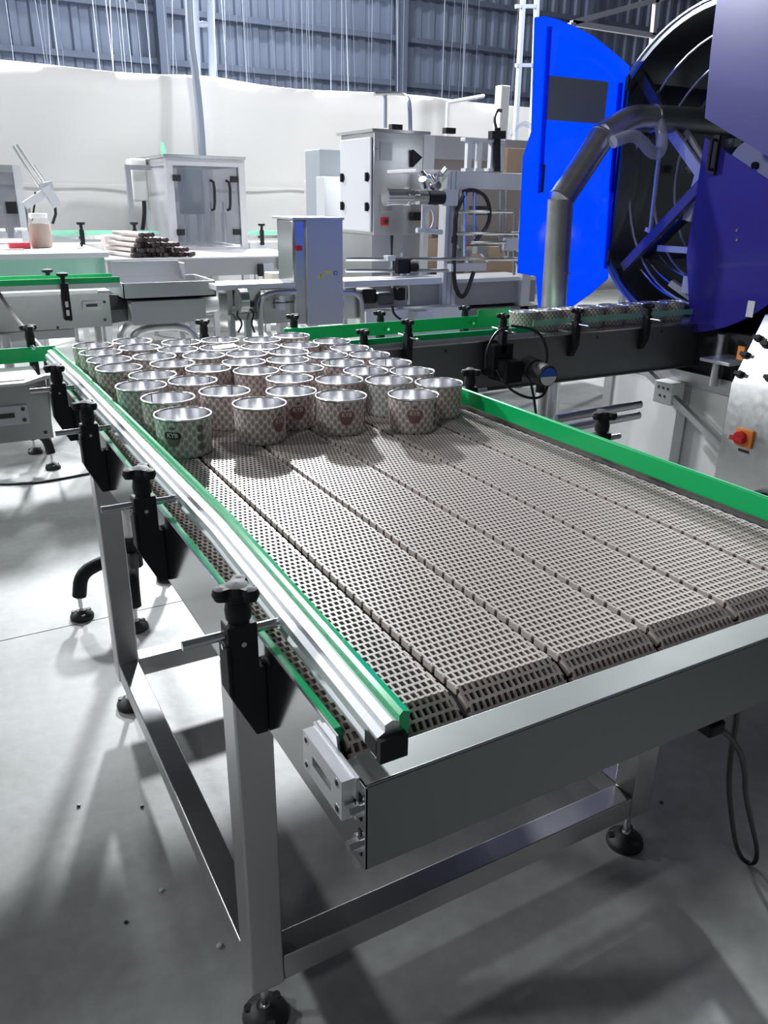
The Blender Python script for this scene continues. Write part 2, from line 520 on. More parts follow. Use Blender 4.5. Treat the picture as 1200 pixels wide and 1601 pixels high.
# front cover
p = MB()
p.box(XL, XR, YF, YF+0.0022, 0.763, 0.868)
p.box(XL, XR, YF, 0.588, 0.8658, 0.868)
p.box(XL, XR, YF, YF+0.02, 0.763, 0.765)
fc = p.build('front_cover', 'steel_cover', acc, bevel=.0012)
MB().cyl((XL+.002, YF+.0018, 0.8682), (XR, YF+.0018, 0.8682), 0.0018, n=8).build('folded_edge', 'steel_bright', fc)
MB().box(XL+.006, XL+.012, YF+.03, YF+.04, 0.735, 0.763).build('tab', 'steel', fc)
# back end plate towards the cross conveyor
MB().box(XL, XR, YB, YB+0.03, 0.758, BELT-.002).build('dead_plate', 'steel_plate', acc)
# legs, feet, stretchers
def foot(b, x, y, ztop, r=0.042, mi0=0, mi1=1):
    b.cyl((x, y, 0.026), (x, y, ztop), 0.0075, n=12, mi=mi0)
    b.cyl((x, y, ztop-0.012), (x, y, ztop-0.002), 0.014, n=6, mi=mi0)
    b.cyl((x, y, 0.026), (x, y, 0.038), 0.012, 0.009, n=12, mi=mi0)
    b.lathe([(0.001, 0.0), (r, 0.0), (r*1.02, 0.008), (r*.96, 0.015), (r*.55, 0.026), (0.016, 0.032), (0.001, 0.032)], (x, y, 0), n=24, mi=mi1)
    for q in range(3):
        a = q*2*PI/3+.5
        b.cyl((x+r*.75*math.cos(a), y+r*.75*math.sin(a), 0.012), (x+r*.75*math.cos(a), y+r*.75*math.sin(a), 0.024), 0.008, n=10, mi=mi1)
TUB = 0.06
legx = (XL-.003, XR-TUB+.003); legy = (0.945, 2.03)
for lx in legx:
    for ly in legy:
        lg = MB().box(lx, lx+TUB, ly, ly+TUB, 0.105, 0.757).build('leg', 'steel_tube', acc, bevel=.004)
        f = MB(); foot(f, lx+TUB/2, ly+TUB/2, 0.107)
        f.build('levelling_foot', ['steel_bright', 'black_rubber'], lg)
for lx in legx:
    MB().box(lx+.003, lx+TUB-.003, legy[0]+TUB, legy[1], 0.107, 0.163).build('stretcher', 'steel_tube', acc, bevel=.003)
for ly in legy:
    MB().box(legx[0]+TUB, legx[1], ly+.003, ly+TUB-.003, 0.107, 0.163).build('stretcher', 'steel_tube', acc, bevel=.003)
# take-up bearing block with slot and socket screws on the left plate, slotted bolts at the cover
blk = MB()
blk.box(XL-.018, XL-.004, 0.556, 0.650, 0.823, 0.841); blk.box(XL-.018, XL-.004, 0.556, 0.650, 0.853, 0.871)
blk.box(XL-.018, XL-.004, 0.556, 0.580, 0.841, 0.853); blk.box(XL-.018, XL-.004, 0.626, 0.650, 0.841, 0.853)
blk.box(XL-.004, XL, 0.552, 0.654, 0.821, 0.873)
bo = blk.build('bearing_block', 'aluminium', acc)
MB().box(XL-.010, XL-.004, 0.590, 0.612, 0.842, 0.852).build('slot_block', 'dark_metal', bo)
for yy in (0.566, 0.641):
    for zz in (0.831, 0.863):
        s_ = MB().cyl((XL-.0185, yy, zz), (XL-.0178, yy, zz), 0.0055, n=14).cyl((XL-.019, yy, zz), (XL-.0183, yy, zz), 0.003, n=6, mi=1)
        s_.build('screw', ['steel_bright', 'interior'], bo)
for zz in (0.838, 0.793):
    q = MB().box(XL-.001, XL+.0005, 0.5475, 0.5535, zz-.016, zz+.016, mi=1)
    q.cyl((XL-.004, 0.5505, zz), (XL, 0.5505, zz), 0.0095, n=16).cyl((XL-.014, 0.5505, zz), (XL-.004, 0.5505, zz), 0.0065, n=6)
    q.build('bolt', ['steel_bright', 'interior'], acc)

# guide-rail bracket: black arm standing off the plate, clamp rod, star knob
def bracket(parent, side, xp, y, rod_in, rod_out, ztop=0.925, big=1.0, rod=True):
    """side -1: stands to the left of plate x=xp"""
    s = side
    def X(d): return xp+s*d
    poly = [(X(0.046), ztop-.005), (X(0.008), ztop-.005), (X(0.008), ztop-0.070), (X(0.0), ztop-0.070), (X(0.0), ztop-0.168), (X(0.016), ztop-0.168), (X(0.046), ztop-0.105)]
    if s > 0: poly = poly[::-1]
    t = 0.028
    b = MB().prism(poly, 'y', y-t/2, y+t/2)
    b.box(X(0.044), X(0.049), y-t/2-.003, y+t/2+.003, ztop-.10, ztop-.03)
    br = b.build('rail_bracket', 'black_plastic', parent, bevel=.002)
    kx = X(0.027)
    knob = MB().cyl((kx, y, ztop-.005), (kx, y, ztop+.004), 0.013, n=16)
    knob.lathe([(0.0155, 0.0), (0.0165, 0.012), (0.014, 0.026), (0.018, 0.031)], (kx, y, ztop), n=20)
    for q in range(3):
        a = q*2*PI/3+1.1
        dx, dy = math.cos(a), math.sin(a)
        knob.lathe([(0.001, -0.010), (0.008, -0.008), (0.0115, 0.0), (0.009, 0.007), (0.001, 0.009)], (kx+dx*0.020, y+dy*0.020, ztop+.037), n=12)
        knob.bar((kx, y, ztop+.037), (kx+dx*0.02, y+dy*0.02, ztop+.037), 0.017, 0.016)
    knob.lathe([(0.017, 0.027), (0.019, 0.036), (0.014, 0.045), (0.001, 0.048)], (kx, y, ztop), n=16)
    knob.build('knob', 'black_plastic', br)
    if rod:
        r_ = MB().cyl((X(rod_out), y, ztop-.020), (X(-rod_in), y, ztop-.020), 0.0062, n=14)
        r_.build('rod', 'steel_bright', br)
        MB().cyl((X(0.050), y, ztop-.035), (X(0.046), y, ztop-.035), 0.004, n=8).cyl((kx, y-t/2-.002, ztop-.03), (kx, y-t/2+.001, ztop-.03), 0.0035, n=8).build('screw', 'steel_bright', br)
    return br
for yy, rin in ((0.82, 0.032), (1.31, 0.036), (1.83, 0.034), (2.29, 0.03)):
    bracket(acc, -1, XL, yy, rin, 0.098)
for yy in (0.72, 1.27, 1.79):
    bracket(acc, 1, XR+.012, yy, 0.046, 0.085, ztop=.918)
# left guide rail: aluminium channel carrying a green strip, black end cap
lr = [(0.337, 0.546), (0.352, 1.12), (0.342, 1.9), (0.336, 2.3), (0.321, 2.75)]
def rail_sweep(pts, prof):
    b = MB(); n = len(prof)
    for (x, y) in pts:
        for (dx, z) in prof: b.v.append((x+dx, y, z))
    for i in range(len(pts)-1):
        for j in range(n):
            j2 = (j+1) % n
            b.face((i*n+j, i*n+j2, (i+1)*n+j2, (i+1)*n+j))
    b.face(range(n)); b.face([(len(pts)-1)*n+j for j in range(n)][::-1])
    return b
gl = rail_sweep(lr, [(-0.034, .893), (-0.010, .893), (-0.010, .930), (-0.018, .933), (-0.026, .930), (-0.026, .922), (-0.034, .918), (-0.034, .907), (-.030, .905), (-.030, .899), (-.034, .897)]).build('guide_rail', 'aluminium', acc, smooth=30)
rail_sweep(lr, [(-0.010, .891), (0.0, .891), (0.002, .937), (-0.006, .940), (-0.010, .936)]).build('green_strip', 'green_strip', gl, smooth=30)
MB().box(.337-.035, .337-.004, .538, .5465, .892, .918).box(.337-.0355, .337-.0345, .5465, .570, .896, .913).build('end_cap', 'black_plastic', gl, bevel=.002)
# right guide rail: plain green strip on a thin aluminium back
gr = MB().box(1.207, 1.213, 0.42, 1.90, .895, .920).build('guide_rail', 'aluminium', acc, bevel=.001)
MB().box(1.197, 1.207, 0.42, 1.905, .889, .931).build('green_strip', 'green', gr, bevel=.003)

# ================================================================== CANS
H_CAN = 0.087; RB, RT, RR = 0.0575, 0.0605, 0.0632
def rad_at(z): return RB+(RT-RB)*z/H_CAN
def wall_mesh(n=48):
    me = bpy.data.meshes.new('can_wall')
    v = []; f = []
    hs = [0.0, 0.0025, 0.006, H_CAN-0.004]
    rs = [RB-0.0022, RB-0.0004, rad_at(.006), rad_at(H_CAN-.004)]
    for h, r in zip(hs, rs):
        for i in range(n):
            a = 2*PI*i/n; v.append((r*math.cos(a), r*math.sin(a), h))
    for k in range(3):
        for i in range(n):
            j = (i+1) % n
            f.append((k*n+i, k*n+j, (k+1)*n+j, (k+1)*n+i))
    me.from_pydata(v, [], f)
    uvl = me.uv_layers.new(name='UVMap')
    for k in range(3):
        for i in range(n):
            p = me.polygons[k*n+i]
            us = (i/n, (i+1)/n, (i+1)/n, i/n); vs = (hs[k], hs[k], hs[k+1], hs[k+1])
            for li, uu, vv in zip(p.loop_indices, us, vs): uvl.data[li].uv = (uu, vv/H_CAN)
    me.polygons.foreach_set('use_smooth', [True]*len(me.polygons))
    return me
def can_proto(name, print_mat, mesh_cache={}):
    t = thing(name, '', 'can', (0, 0, 0))
    wm = wall_mesh(); wm.materials.append(MATS[print_mat])
    o = bpy.data.objects.new('printed_wall', wm); C.objects.link(o); o.parent = t
    if 'l' not in mesh_cache:
        n = 48; b = MB()
        hs = [(0.001, 0.004), (RB-.004, 0.004), (RB-.0016, 0.007), (RT-.0016, H_CAN-.003)]
        b.lathe(hs[::-1], n=n, caps=False)
        b.m = [0]*len(b.m)
        a = 0.0
        b.v += [((rad_at(z)-.0022)*math.cos(s), (rad_at(z)-.0022)*math.sin(s), z) for z in (.008, H_CAN-.003) for s in (-.018, .018)]
        q = len(b.v)-4
        b.face((q, q+1, q+3, q+2), 1)
        mesh_cache['l'] = b.mesh('can_liner', ['can_silver', 'can_seam'], smooth=60)
        # liner normals face inwards either way; rim is a rolled torus
        r = MB(); pts = []
        r.lathe([(RR-.0034, H_CAN-.0052), (RR-.0010, H_CAN-.0048), (RR, H_CAN-.0026), (RR-.0010, H_CAN-.0004), (RR-.0028, H_CAN), (RT-.0016, H_CAN-.0016), (RT-.0018, H_CAN-.004)], n=48, caps=False)
        mesh_cache['r'] = r.mesh('can_rim', 'can_rim', smooth=70)
    o = bpy.data.objects.new('liner', mesh_cache['l']); C.objects.link(o); o.parent = t
    o = bpy.data.objects.new('rim', mesh_cache['r']); C.objects.link(o); o.parent = t
    return t
def text_mesh(body, size):
    cu = bpy.data.curves.new('txt', 'FONT'); cu.body = body; cu.size = size
    cu.align_x = 'CENTER'; cu.align_y = 'CENTER'; cu.resolution_u = 2; cu.offset = size*0.03
    ob = bpy.data.objects.new('txt', cu); C.objects.link(ob)
    dg = bpy.context.evaluated_depsgraph_get()
    me = bpy.data.meshes.new_from_object(ob.evaluated_get(dg))
    vs = [tuple(v.co) for v in me.vertices]; fs = [tuple(p.vertices) for p in me.polygons]
    bpy.data.objects.remove(ob); bpy.data.curves.remove(cu); bpy.data.meshes.remove(me)
    return vs, fs
T_KYB = text_mesh('KYB', 0.0135); T_TOP = text_mesh('HONEY', 0.0062)
def round_rect(wd, hh, r, n=5):
    out = []
    for cx, cy, a0 in ((wd/2-r, hh/2-r, 0), (-wd/2+r, hh/2-r, PI/2), (-wd/2+r, -hh/2+r, PI), (wd/2-r, -hh/2+r, 1.5*PI)):
        for i in range(n+1):
            a = a0+PI/2*i/n; out.append((cx+r*math.cos(a), cy+r*math.sin(a)))
    return out
def disc_pts(cx, cy, r, n=18): return [(cx+r*math.cos(2*PI*i/n), cy+r*math.sin(2*PI*i/n)) for i in range(n)]
def wrap(vs, fs, cx, cz, off, name, m, parent):
    """bend flat (x,z) art round the can wall; x to the right as seen from outside; slices wide faces"""
    me = bpy.data.meshes.new(name)
    bm = bmesh.new()
    bv = [bm.verts.new((p[0]+cx, 0.0, p[1]+cz)) for p in vs]
    for f in fs:
        try: bm.faces.new([bv[i] for i in f])
        except ValueError: pass
    xs = [v.co.x for v in bm.verts]
    x = min(xs)+0.004
    while x < max(xs):
        bmesh.ops.bisect_plane(bm, geom=bm.verts[:]+bm.edges[:]+bm.faces[:], plane_co=(x, 0, 0), plane_no=(1, 0, 0)); x += 0.004
    for v in bm.verts:
        z = v.co.z; r = rad_at(z)+off; a = v.co.x/rad_at(z)
        v.co = Vector((r*math.cos(a), r*math.sin(a), z))
    bm.to_mesh(me); bm.free()
    me.materials.append(MATS[m])
    o = bpy.data.objects.new(name, me); C.objects.link(o); o.parent = parent
    return o
def poly_art(pts): return [pts, [tuple(range(len(pts)))]]
def emblem(can, dark):
    """emblem centred on local +x; icons a quarter turn to the right"""
    if dark:
        b_m, t_m, s_m = 'emblem_dark', 'emblem_pale', 'emblem_grey'
    else:
        b_m, t_m, s_m = 'emblem_red', 'emblem_pale', 'emblem_dark'
    zc = 0.052
    badge = wrap(*poly_art(round_rect(0.037, 0.0155, 0.006)), 0, zc, 0.0006, 'badge', b_m, can)
    sh = [(-0.017, -0.006), (0.017, -0.006), (0.014, -0.017), (0.006, -0.024), (-0.006, -0.024), (-0.014, -0.017)]
    wrap(*poly_art(sh), 0, zc, 0.0004, 'shield', 'emblem_grey' if dark else 'emblem_red', can)
    wrap(*T_KYB, 0, zc, 0.0010, 'lettering', t_m, can)
    wrap(*T_TOP, 0, zc+0.0155, 0.0006, 'lettering', s_m if not dark else 'emblem_dark', can)
    for q in range(3):
        wrap(*poly_art(disc_pts(0.062, 0.064-q*0.0205, 0.0085)), 0, 0, 0.0005, 'icon', 'emblem_grey', can)
rim_px = [(285.5,647.5),(262.5,622),(220.8,603),(351,612),(238,587),(301,595.5),(165,576),(150,562.5),(134.5,552.5),(131,543),(207,537.5),(204,547),(233,556),(266,567.5),(326,576),(321,555.5),(274,547),(283,536),(344,532),(340,545),
 (405.5,631),(455,612),(533,619),(401,580),(452.5,592),(530,594),(470,575.5),(382,566),(449,562),(536,568),(571,580),(387.5,553),(451,550),(513,555.5),(402.5,541),(415,532),(464.5,539.5),(519.5,535),(547,544.5),(578,554),(449,526),(610,567),
 (646,617),(686,598.5),(608,595),(644,580.7)]
pos = [PZ(u, v, BELT+H_CAN-.002) for u, v in rim_px]
for it in range(60):
    for i in range(len(pos)):
        for j in range(i):
            d = Vector((pos[i].x-pos[j].x, pos[i].y-pos[j].y)); L = d.length
            if L < 0.1275 and L > 1e-6:
                s_ = (0.1275-L)*0.5*d/L
                pos[i].x += s_.x; pos[i].y += s_.y; pos[j].x -= s_.x; pos[j].y -= s_.y
    for q in pos:
        q.x = min(max(q.x, 0.352+RR), 1.195-RR)
PROTO = {'rose': can_proto('can', 'can_print_rose'), 'green': can_proto('can', 'can_print_green'), 'small': can_proto('can', 'can_print_small')}
GREEN = {0, 2, 44}
# s = sideways place of the emblem as seen by the camera (-1 left .. 1 right), None = turned away
EMB = {0: (-0.42, True), 20: (0.72, False), 21: (0.25, False), 22: (0.22, False), 42: (0.08, False), 2: (0.35, True), 6: (0.25, False)}
LAB = {0: 'greenish printed can nearest the left guide rail, frontmost with dark emblem',
 1: 'rose printed can right behind the frontmost greenish can',
 2: 'greenish can against the left rail with a dark emblem on its side',
 3: 'rose can turned away, between the frontmost greenish can and its right neighbour',
 4: 'open can standing just behind the greenish can at the left rail',
 5: 'open can with a dark inner seam, third rank back on the left',
 20: 'rose can at the front, second from left, emblem at its right edge',
 21: 'rose can with emblem half hidden behind the second front can',
 22: 'rose can in the middle of the front with a red emblem',
 42: 'front rose can furthest right with red emblem facing out',
 43: 'rose can without visible emblem beside the right green rail',
 44: 'greenish can between the two rightmost front cans',
 45: 'open can on the right edge of the pack, second from front',
 41: 'open can on the right edge of the pack, third from front',
 39: 'open can on the right edge of the pack, fourth from front',
 38: 'open can on the right edge of the pack, fifth from front',
 37: 'open can at the far right end of the pack by the outfeed',
 6: 'printed can touching the left rail, second behind the greenish ones',
 7: 'open can touching the left rail, third behind the greenish ones',
 8: 'open can touching the left rail, second from the far end',
 9: 'open can at the far left corner beside the infeed rail',
 40: 'open can at the very back under the black knob',
 19: 'open can in the back rows with a white paper scrap lying in it'}
ROWS = [('rearmost row', [9, 10, 17, 18, 35, 40]), ('second row from the back', [11, 16, 19, 34, 36]), ('third row from the back', [12, 15, 31, 32, 33]), ('fourth row from the back', [13, 27, 28, 29]), ('fifth row from the back', [14, 23, 26, 30]), ('sixth row from the back', [4, 5, 24, 25])]
for rn, ids in ROWS:
    for k, i in enumerate(ids):
        LAB.setdefault(i, 'open silver-lined can inside the pack, %s, %s from the left' % (rn, ['first', 'second', 'third', 'fourth', 'fifth', 'sixth'][k]))
for i, q in enumerate(pos):
    kind = 'green' if i in GREEN else 'rose'
    c = copy_tree(PROTO[kind], (q.x, q.y, BELT+0.0008))
    c['label'] = LAB.get(i, 'open silver-lined can inside the pack, ringed by other cans')
    c['group'] = 'cans packed on the accumulation table' if i in LAB else 'inner cans of the pack'
    d = Vector((q.x, q.y)).normalized(); r_ = Vector((d.y, -d.x))
    if i in EMB:
        s_, dark = EMB[i]
        nrm = -d*math.sqrt(1-s_*s_)+r_*s_
        # local +x must point along nrm; 'right seen from outside' is counter-clockwise -> icons sit to the right
        c.rotation_euler = (0, 0, math.atan2(nrm.y, nrm.x))
        emblem(c, dark)
    else:
        c.rotation_euler = (0, 0, random.uniform(0, 2*PI))
# paper scrap
p = pos[19]
sc = MB(); sc.v = [(p.x-.03, p.y-.035, BELT+.089), (p.x+.045, p.y-.03, BELT+.091), (p.x+.05, p.y+.01, BELT+.094), (p.x-.02, p.y+.012, BELT+.09)]
sc.v += [(a, b_, z-.001) for a, b_, z in sc.v]
for q in ((0,1,2,3),(7,6,5,4),(0,4,5,1),(1,5,6,2),(2,6,7,3),(3,7,4,0)): sc.face(q)
tag(sc.build('paper_scrap', 'white_paint'), 'small white paper scrap lying across a can rim at the back', 'paper')

# ================================================================== INFEED CONVEYOR (left) and OUTFEED CONVEYOR (right)
def tripod(name, label, x, y, ztop, turn=0.0, group=None, angs=None):
    t = thing(name, label, 'stand', (x, y, 0), group)
    MB().cyl((x, y, 0.18), (x, y, ztop), 0.025, n=20).build('post', 'steel_tube', t)
    h = MB().cyl((x, y, 0.15), (x, y, 0.26), 0.036, n=20).cyl((x, y, .235), (x, y, .262), .042, n=20)
    h.build('hub', 'black_plastic', t)
    for q in range(3):
        a = turn+q*2*PI/3 if angs is None else angs[q]; dx, dy = math.cos(a), math.sin(a)
        l = MB().tube([(x+dx*.03, y+dy*.03, .195), (x+dx*.12, y+dy*.12, .19), (x+dx*.185, y+dy*.185, .165), (x+dx*.20, y+dy*.20, .085)], 0.024, n=10, smooth=2)
        lo = l.build('leg', 'black_plastic', t)
        f = MB(); foot(f, x+dx*.20, y+dy*.20, .09, r=.04); f.build('levelling_foot', ['steel_bright', 'black_rubber'], lo)
    return t
inf = thing('infeed_conveyor', 'stainless conveyor entering from the left at the far end of the table', 'conveyor', (-0.4, 2.72, 0))
pl = MB().box(-1.6, 0.262, 2.60, 2.604, 0.685, 0.868).build('side_plate', 'steel_plate', inf)
MB().box(-1.6, 0.262, 2.842, 2.846, 0.685, 0.868).build('side_plate', 'steel_plate', inf)
MB().box(-1.6, 0.262, 2.604, 2.842, 0.690, 0.70).build('pan', 'steel_dull', inf)
MB().box(-1.6, 0.25, 2.62, 2.83, 0.855, 0.871).build('belt', 'white_plastic', inf, bevel=.003)
MB().prism([(-1.6, .868), (0.20, .868), (0.26, .884), (0.285, .884), (0.285, .878), (0.262, .872), (0.2, .86), (-1.6, .86)], 'y', 2.585, 2.62).build('chain_guide', 'white_plastic', inf)
blk = MB().box(0.06, 0.20, 2.588, 2.60, 0.742, 0.80).box(0.10, 0.16, 2.586, 2.59, 0.764, 0.779, mi=1)
for xx in (0.075, 0.185):
    for zz in (0.754, 0.788): blk.cyl((xx, 2.584, zz), (xx, 2.589, zz), .006, n=10, mi=1)
blk.build('bearing_block', ['aluminium', 'dark_metal'], inf, bevel=.001)
MB().box(-1.6, 0.335, 2.868, 2.878, .876, .925).build('guide_rail', 'green', inf, bevel=.002)
MB().cyl((-.02, 2.598, .705), (-.02, 2.604, .705), .006, n=10).cyl((.24, 2.598, .705), (.24, 2.604, .705), .006, n=10).cyl((.24, 2.598, .845), (.24, 2.604, .845), .006, n=10).build('bolt', 'dark_metal', inf)
def ybracket(parent, x, yp, side, ztop=.935, knob_only=False, rodlen=.06):
    """bracket on a plate facing y; side -1 = towards the camera"""
    s = side
    Y = lambda d: yp+s*d
    poly = [(Y(.04), ztop-.005), (Y(.008), ztop-.005), (Y(.008), ztop-.07), (Y(0), ztop-.07), (Y(0), ztop-.16), (Y(.014), ztop-.16), (Y(.04), ztop-.11)]
    b = MB().prism(poly, 'x', x-.013, x+.013)
    br = b.build('rail_bracket', 'black_plastic', parent, bevel=.0015)
    ky = Y(.024)
    k = MB().lathe([(0.014, -.006), (0.0155, .01), (.013, .024), (.017, .03), (.019, .038), (.012, .046), (.001, .048)], (x, ky, ztop), n=16)
    for q in range(3):
        a = q*2*PI/3+.6; dx, dy = math.cos(a), math.sin(a)
        k.lathe([(.001, -.010), (.008, -.008), (.0115, 0), (.009, .007), (.001, .009)], (x+dx*.02, ky+dy*.02, ztop+.037), n=10)
    k.build('knob', 'black_plastic', br)
    MB().cyl((x, Y(.04+rodlen), ztop-.02), (x, Y(-.045), ztop-.02), .006, n=12).build('rod', 'steel_bright', br)
    return br
ybracket(inf, 0.265, 2.89, 1, .945)

out = thing('outfeed_conveyor', 'dark stainless conveyor leaving to the right towards the blue drum machine', 'conveyor', (2.3, 2.73, 0))
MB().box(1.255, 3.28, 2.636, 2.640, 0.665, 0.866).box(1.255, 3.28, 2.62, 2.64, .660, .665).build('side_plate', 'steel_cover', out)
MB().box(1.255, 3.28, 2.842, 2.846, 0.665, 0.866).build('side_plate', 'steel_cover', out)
MB().box(0.30, 1.255, 2.60, 2.846, 0.69, 0.856).build('transfer_body', 'steel_dull', out)
MB().box(0.30, 3.28, 2.645, 2.84, 0.852, 0.871).build('belt', 'steel_dull', out)
MB().box(1.255, 3.28, 2.615, 2.645, 0.866, 0.872).build('top_lip', 'steel_bright', out)
# rails: two-tier green on the left run, thin dark green further right
ybracket(out, 0.86, 2.89, 1, .93)
ybracket(out, 1.22, 2.89, 1, .93)
MB().box(1.16, 2.16, 2.868, 2.878, .878, .930).build('guide_rail', 'green', out, bevel=.002)
MB().box(1.30, 2.20, 2.650, 2.664, .878, .906).box(1.30, 2.20, 2.646, 2.650, .868, .885, mi=1).build('guide_rail', ['green', 'aluminium'], out, bevel=.002)
MB().box(2.06, 2.24, 2.862, 2.868, .878, .955).build('green_plate', 'green', out, bevel=.002)
MB().box(2.20, 3.25, 2.655, 2.660, .905, .930).build('guide_rail', 'green_acrylic', out)
MB().box(2.24, 3.25, 2.83, 2.838, .905, .930).build('guide_rail', 'green_acrylic', out)
for xx in (1.37, 1.56, 2.40, 2.82):
    ybracket(out, xx, 2.636, -1, .93 if xx > 1.5 else .905)
for xx in (1.60, 2.02): ybracket(out, xx, 2.88, 1, .925)
ybracket(out, 1.98, 2.60, -1, .935)
MB().box(1.93, 2.03, 2.56, 2.636, .73, .86).build('sensor_mount', 'black_plastic', out, bevel=.006)
for xx in (1.75, 1.95, 2.55, 2.95):
    MB().cyl((xx, 2.633, .84), (xx, 2.637, .84), .006, n=8).build('bolt', 'dark_metal', out)
# geared motor hung in front of the plate, with blue/white end label
mc = PY(857, 589, 2.38); ax_ = Vector((-.12, -.98, -.06)).normalized()
g = MB()
for a, b_, r0, r1 in ((.16, .09, .046, .046), (.09, .075, .041, .041), (.075, .012, .044, .044), (.012, 0, .044, .040)):
    g.cyl(mc-ax_*a, mc-ax_*b_, r0, r1, n=28)
g.box(1.955, 2.035, 2.50, 2.62, .715, .80); g.cyl(mc-ax_*.05-Vector((0, 0, .04)), mc-ax_*.05-Vector((0, 0, .075)), .018, n=12)
mo = g.build('motor', 'black_plastic', out, smooth=35)
side_ = ax_.cross(Vector((0, 0, 1))).normalized(); up_ = side_.cross(ax_).normalized()
for mi, (t0, t1) in (('blue_label', (0, PI)), ('white_plastic', (PI, 2*PI))):
    lb = MB(); pts = [mc+side_*(.036*math.cos(t0+(t1-t0)*k/16))+up_*(.036*math.sin(t0+(t1-t0)*k/16)) for k in range(17)]
    n0 = len(pts); lb.v = [tuple(p+ax_*.0005) for p in pts]+[tuple(p+ax_*.002) for p in pts]
    lb.face(range(n0)); lb.face(range(n0, 2*n0))
    for k in range(n0): lb.face((k, (k+1) % n0, n0+(k+1) % n0, n0+k))
    lb.build('nameplate', mi, mo)
for pts in ([(1.985, 2.55, .93), (1.90, 2.52, .92), (1.86, 2.52, .84), (1.88, 2.54, .78)],
            [(2.00, 2.55, .935), (2.10, 2.50, .92), (2.14, 2.48, .84), (2.13, 2.47, .76), (2.10, 2.47, .70)],
            [(1.95, 2.56, .76), (1.96, 2.5, .70), (2.02, 2.45, .66), (2.10, 2.44, .655), (2.14, 2.46, .70)],
            [(2.06, 2.47, .71), (2.075, 2.45, .62), (2.09, 2.44, .5), (2.085, 2.44, .42), (2.09, 2.46, .30), (2.2, 2.6, .02)]):
    MB().tube(pts, .0055, n=8, smooth=3).build('motor_cable', 'black_cable', mo)
for dz in (0, -.055): MB().cyl(PY(868, 655, 2.70)+Vector((0, 0, dz)), PY(1000, 632, 2.70)+Vector((0, 0, dz)), .02, n=12).build('cross_tube', 'steel_tube', out)
tripod('tripod_stand', 'black three-legged stand on a steel post behind the table leg', 0.475, 2.70, .69, angs=(3.28, -1.80, .75))
tripod('tripod_stand', 'steel post with three black feet under the outfeed conveyor motor', 2.36, 2.74, .665, turn=2.2)
# cans riding the outfeed conveyor
ords = ['first', 'second', 'third', 'fourth', 'fifth', 'sixth', 'seventh', 'eighth']
for i in range(8):
    c = copy_tree(PROTO['small'], (2.215+i*0.1285, 2.745, BELT-.0012), rotz=random.uniform(0, 6))
    c['label'] = 'printed can riding the outfeed conveyor, %s from the left of its row' % ords[i]; c['group'] = 'cans on the outfeed conveyor'
for q in PROTO.values():
    for ch in list(q.children): bpy.data.objects.remove(ch)
    bpy.data.objects.remove(q)

# power cable hanging under the right end
cb = thing('power_cable', 'grey and black power cable looping down from under the front cover', 'cable', (1.4, .8, 0))
MB().tube([PY(1120, 1136, .60), PY(1140, 1150, .62), PY(1158, 1178, .63), PY(1165, 1210, .65), PY(1164, 1240, .68), PY(1175, 1290, .74), PY(1184, 1330, .78), PZ(1180, 1352, .006), PZ(1160, 1346, .006), PY(1149, 1320, .80), PY(1144, 1285, .76), PY(1138, 1230, .72), PY(1141, 1180, .68), PY(1150, 1130, .64), PY(1152, 1095, .62)], .005, n=8, smooth=3).build('cord', 'black_cable', cb)
q = PY(1112, 1133, .60)
MB().box(q.x-.02, q.x+.012, .585, .615, q.z-.010, q.z+.012).build('plug', 'black_plastic', cb, bevel=.004)
tag(MB().tube([PZ(-40, 757, .005), PZ(40, 757, .005), PZ(90, 750, .005), PZ(150, 738, .005), PZ(200, 735, .005)], .007, n=6, smooth=2).build('floor_cable', 'black_cable'), 'thin black cable running across the floor at the left', 'cable')

# ================================================================== BLUE DRUM MACHINE (right)
CY, CZ, DR, DX = 2.74, 1.53, 0.70, 3.20
HY = CY+0.55
hh = math.sqrt(DR**2-0.55**2)
dm = thing('drum_machine', 'large round drum machine with dark inside and blue see-through doors', 'machine', (3.8, 2.74, 0))
def dcirc(r, a): return (CY+r*math.cos(a), CZ+r*math.sin(a))
a0 = math.asin(hh/DR)
def trunc(r, n=56):
    """circle cut flat on its far (hinge) side"""
    cut = 0.55*r/DR
    aa = math.acos(min(1, cut/r))
    return [dcirc(r, aa+(2*PI-2*aa)*i/n) for i in range(n+1)]
def ring_shell(ro, ri, x0, x1, mats):
    b = MB(); po, pi_ = trunc(ro), trunc(ri); n = len(po)
    for x in (x0, x1):
        for p in (po, pi_):
            for y, z in p: b.v.append((x, y, z))
    for i in range(n):
        j = (i+1) % n
        b.face((i, j, n+j, n+i)); b.face((2*n+i, 3*n+i, 3*n+j, 2*n+j))
        b.face((i, 2*n+i, 2*n+j, j)); b.face((n+i, n+j, 3*n+j, 3*n+i))
    return b
ring_shell(DR, DR-.012, DX, 4.2, 0).build('housing', 'drum_metal', dm, smooth=30)
ring_shell(DR+.006, DR-.022, DX-.006, DX+.006, 0).build('front_ring', 'drum_metal', dm, smooth=30)
ring_shell(DR+.010, DR+.003, DX-.016, DX-.004, 0).build('edge_trim', 'steel_bright', dm, smooth=30)
bk = ring_shell(DR-.004, .42, 4.18, 4.2, 0).build('back_plate', 'drum_inside', dm, smooth=30)
# bright guide hoops inside
for r, x in ((0.60, 3.30), (0.52, 3.40), (0.49, 3.52)):
    pts = [(x, CY+r*math.cos(a)*.93, CZ+r*math.sin(a)) for a in [2*PI*i/48 for i in range(48)]]
    MB().tube(pts, .006, n=6, close=True).build('guide_hoop', 'aluminium', dm)
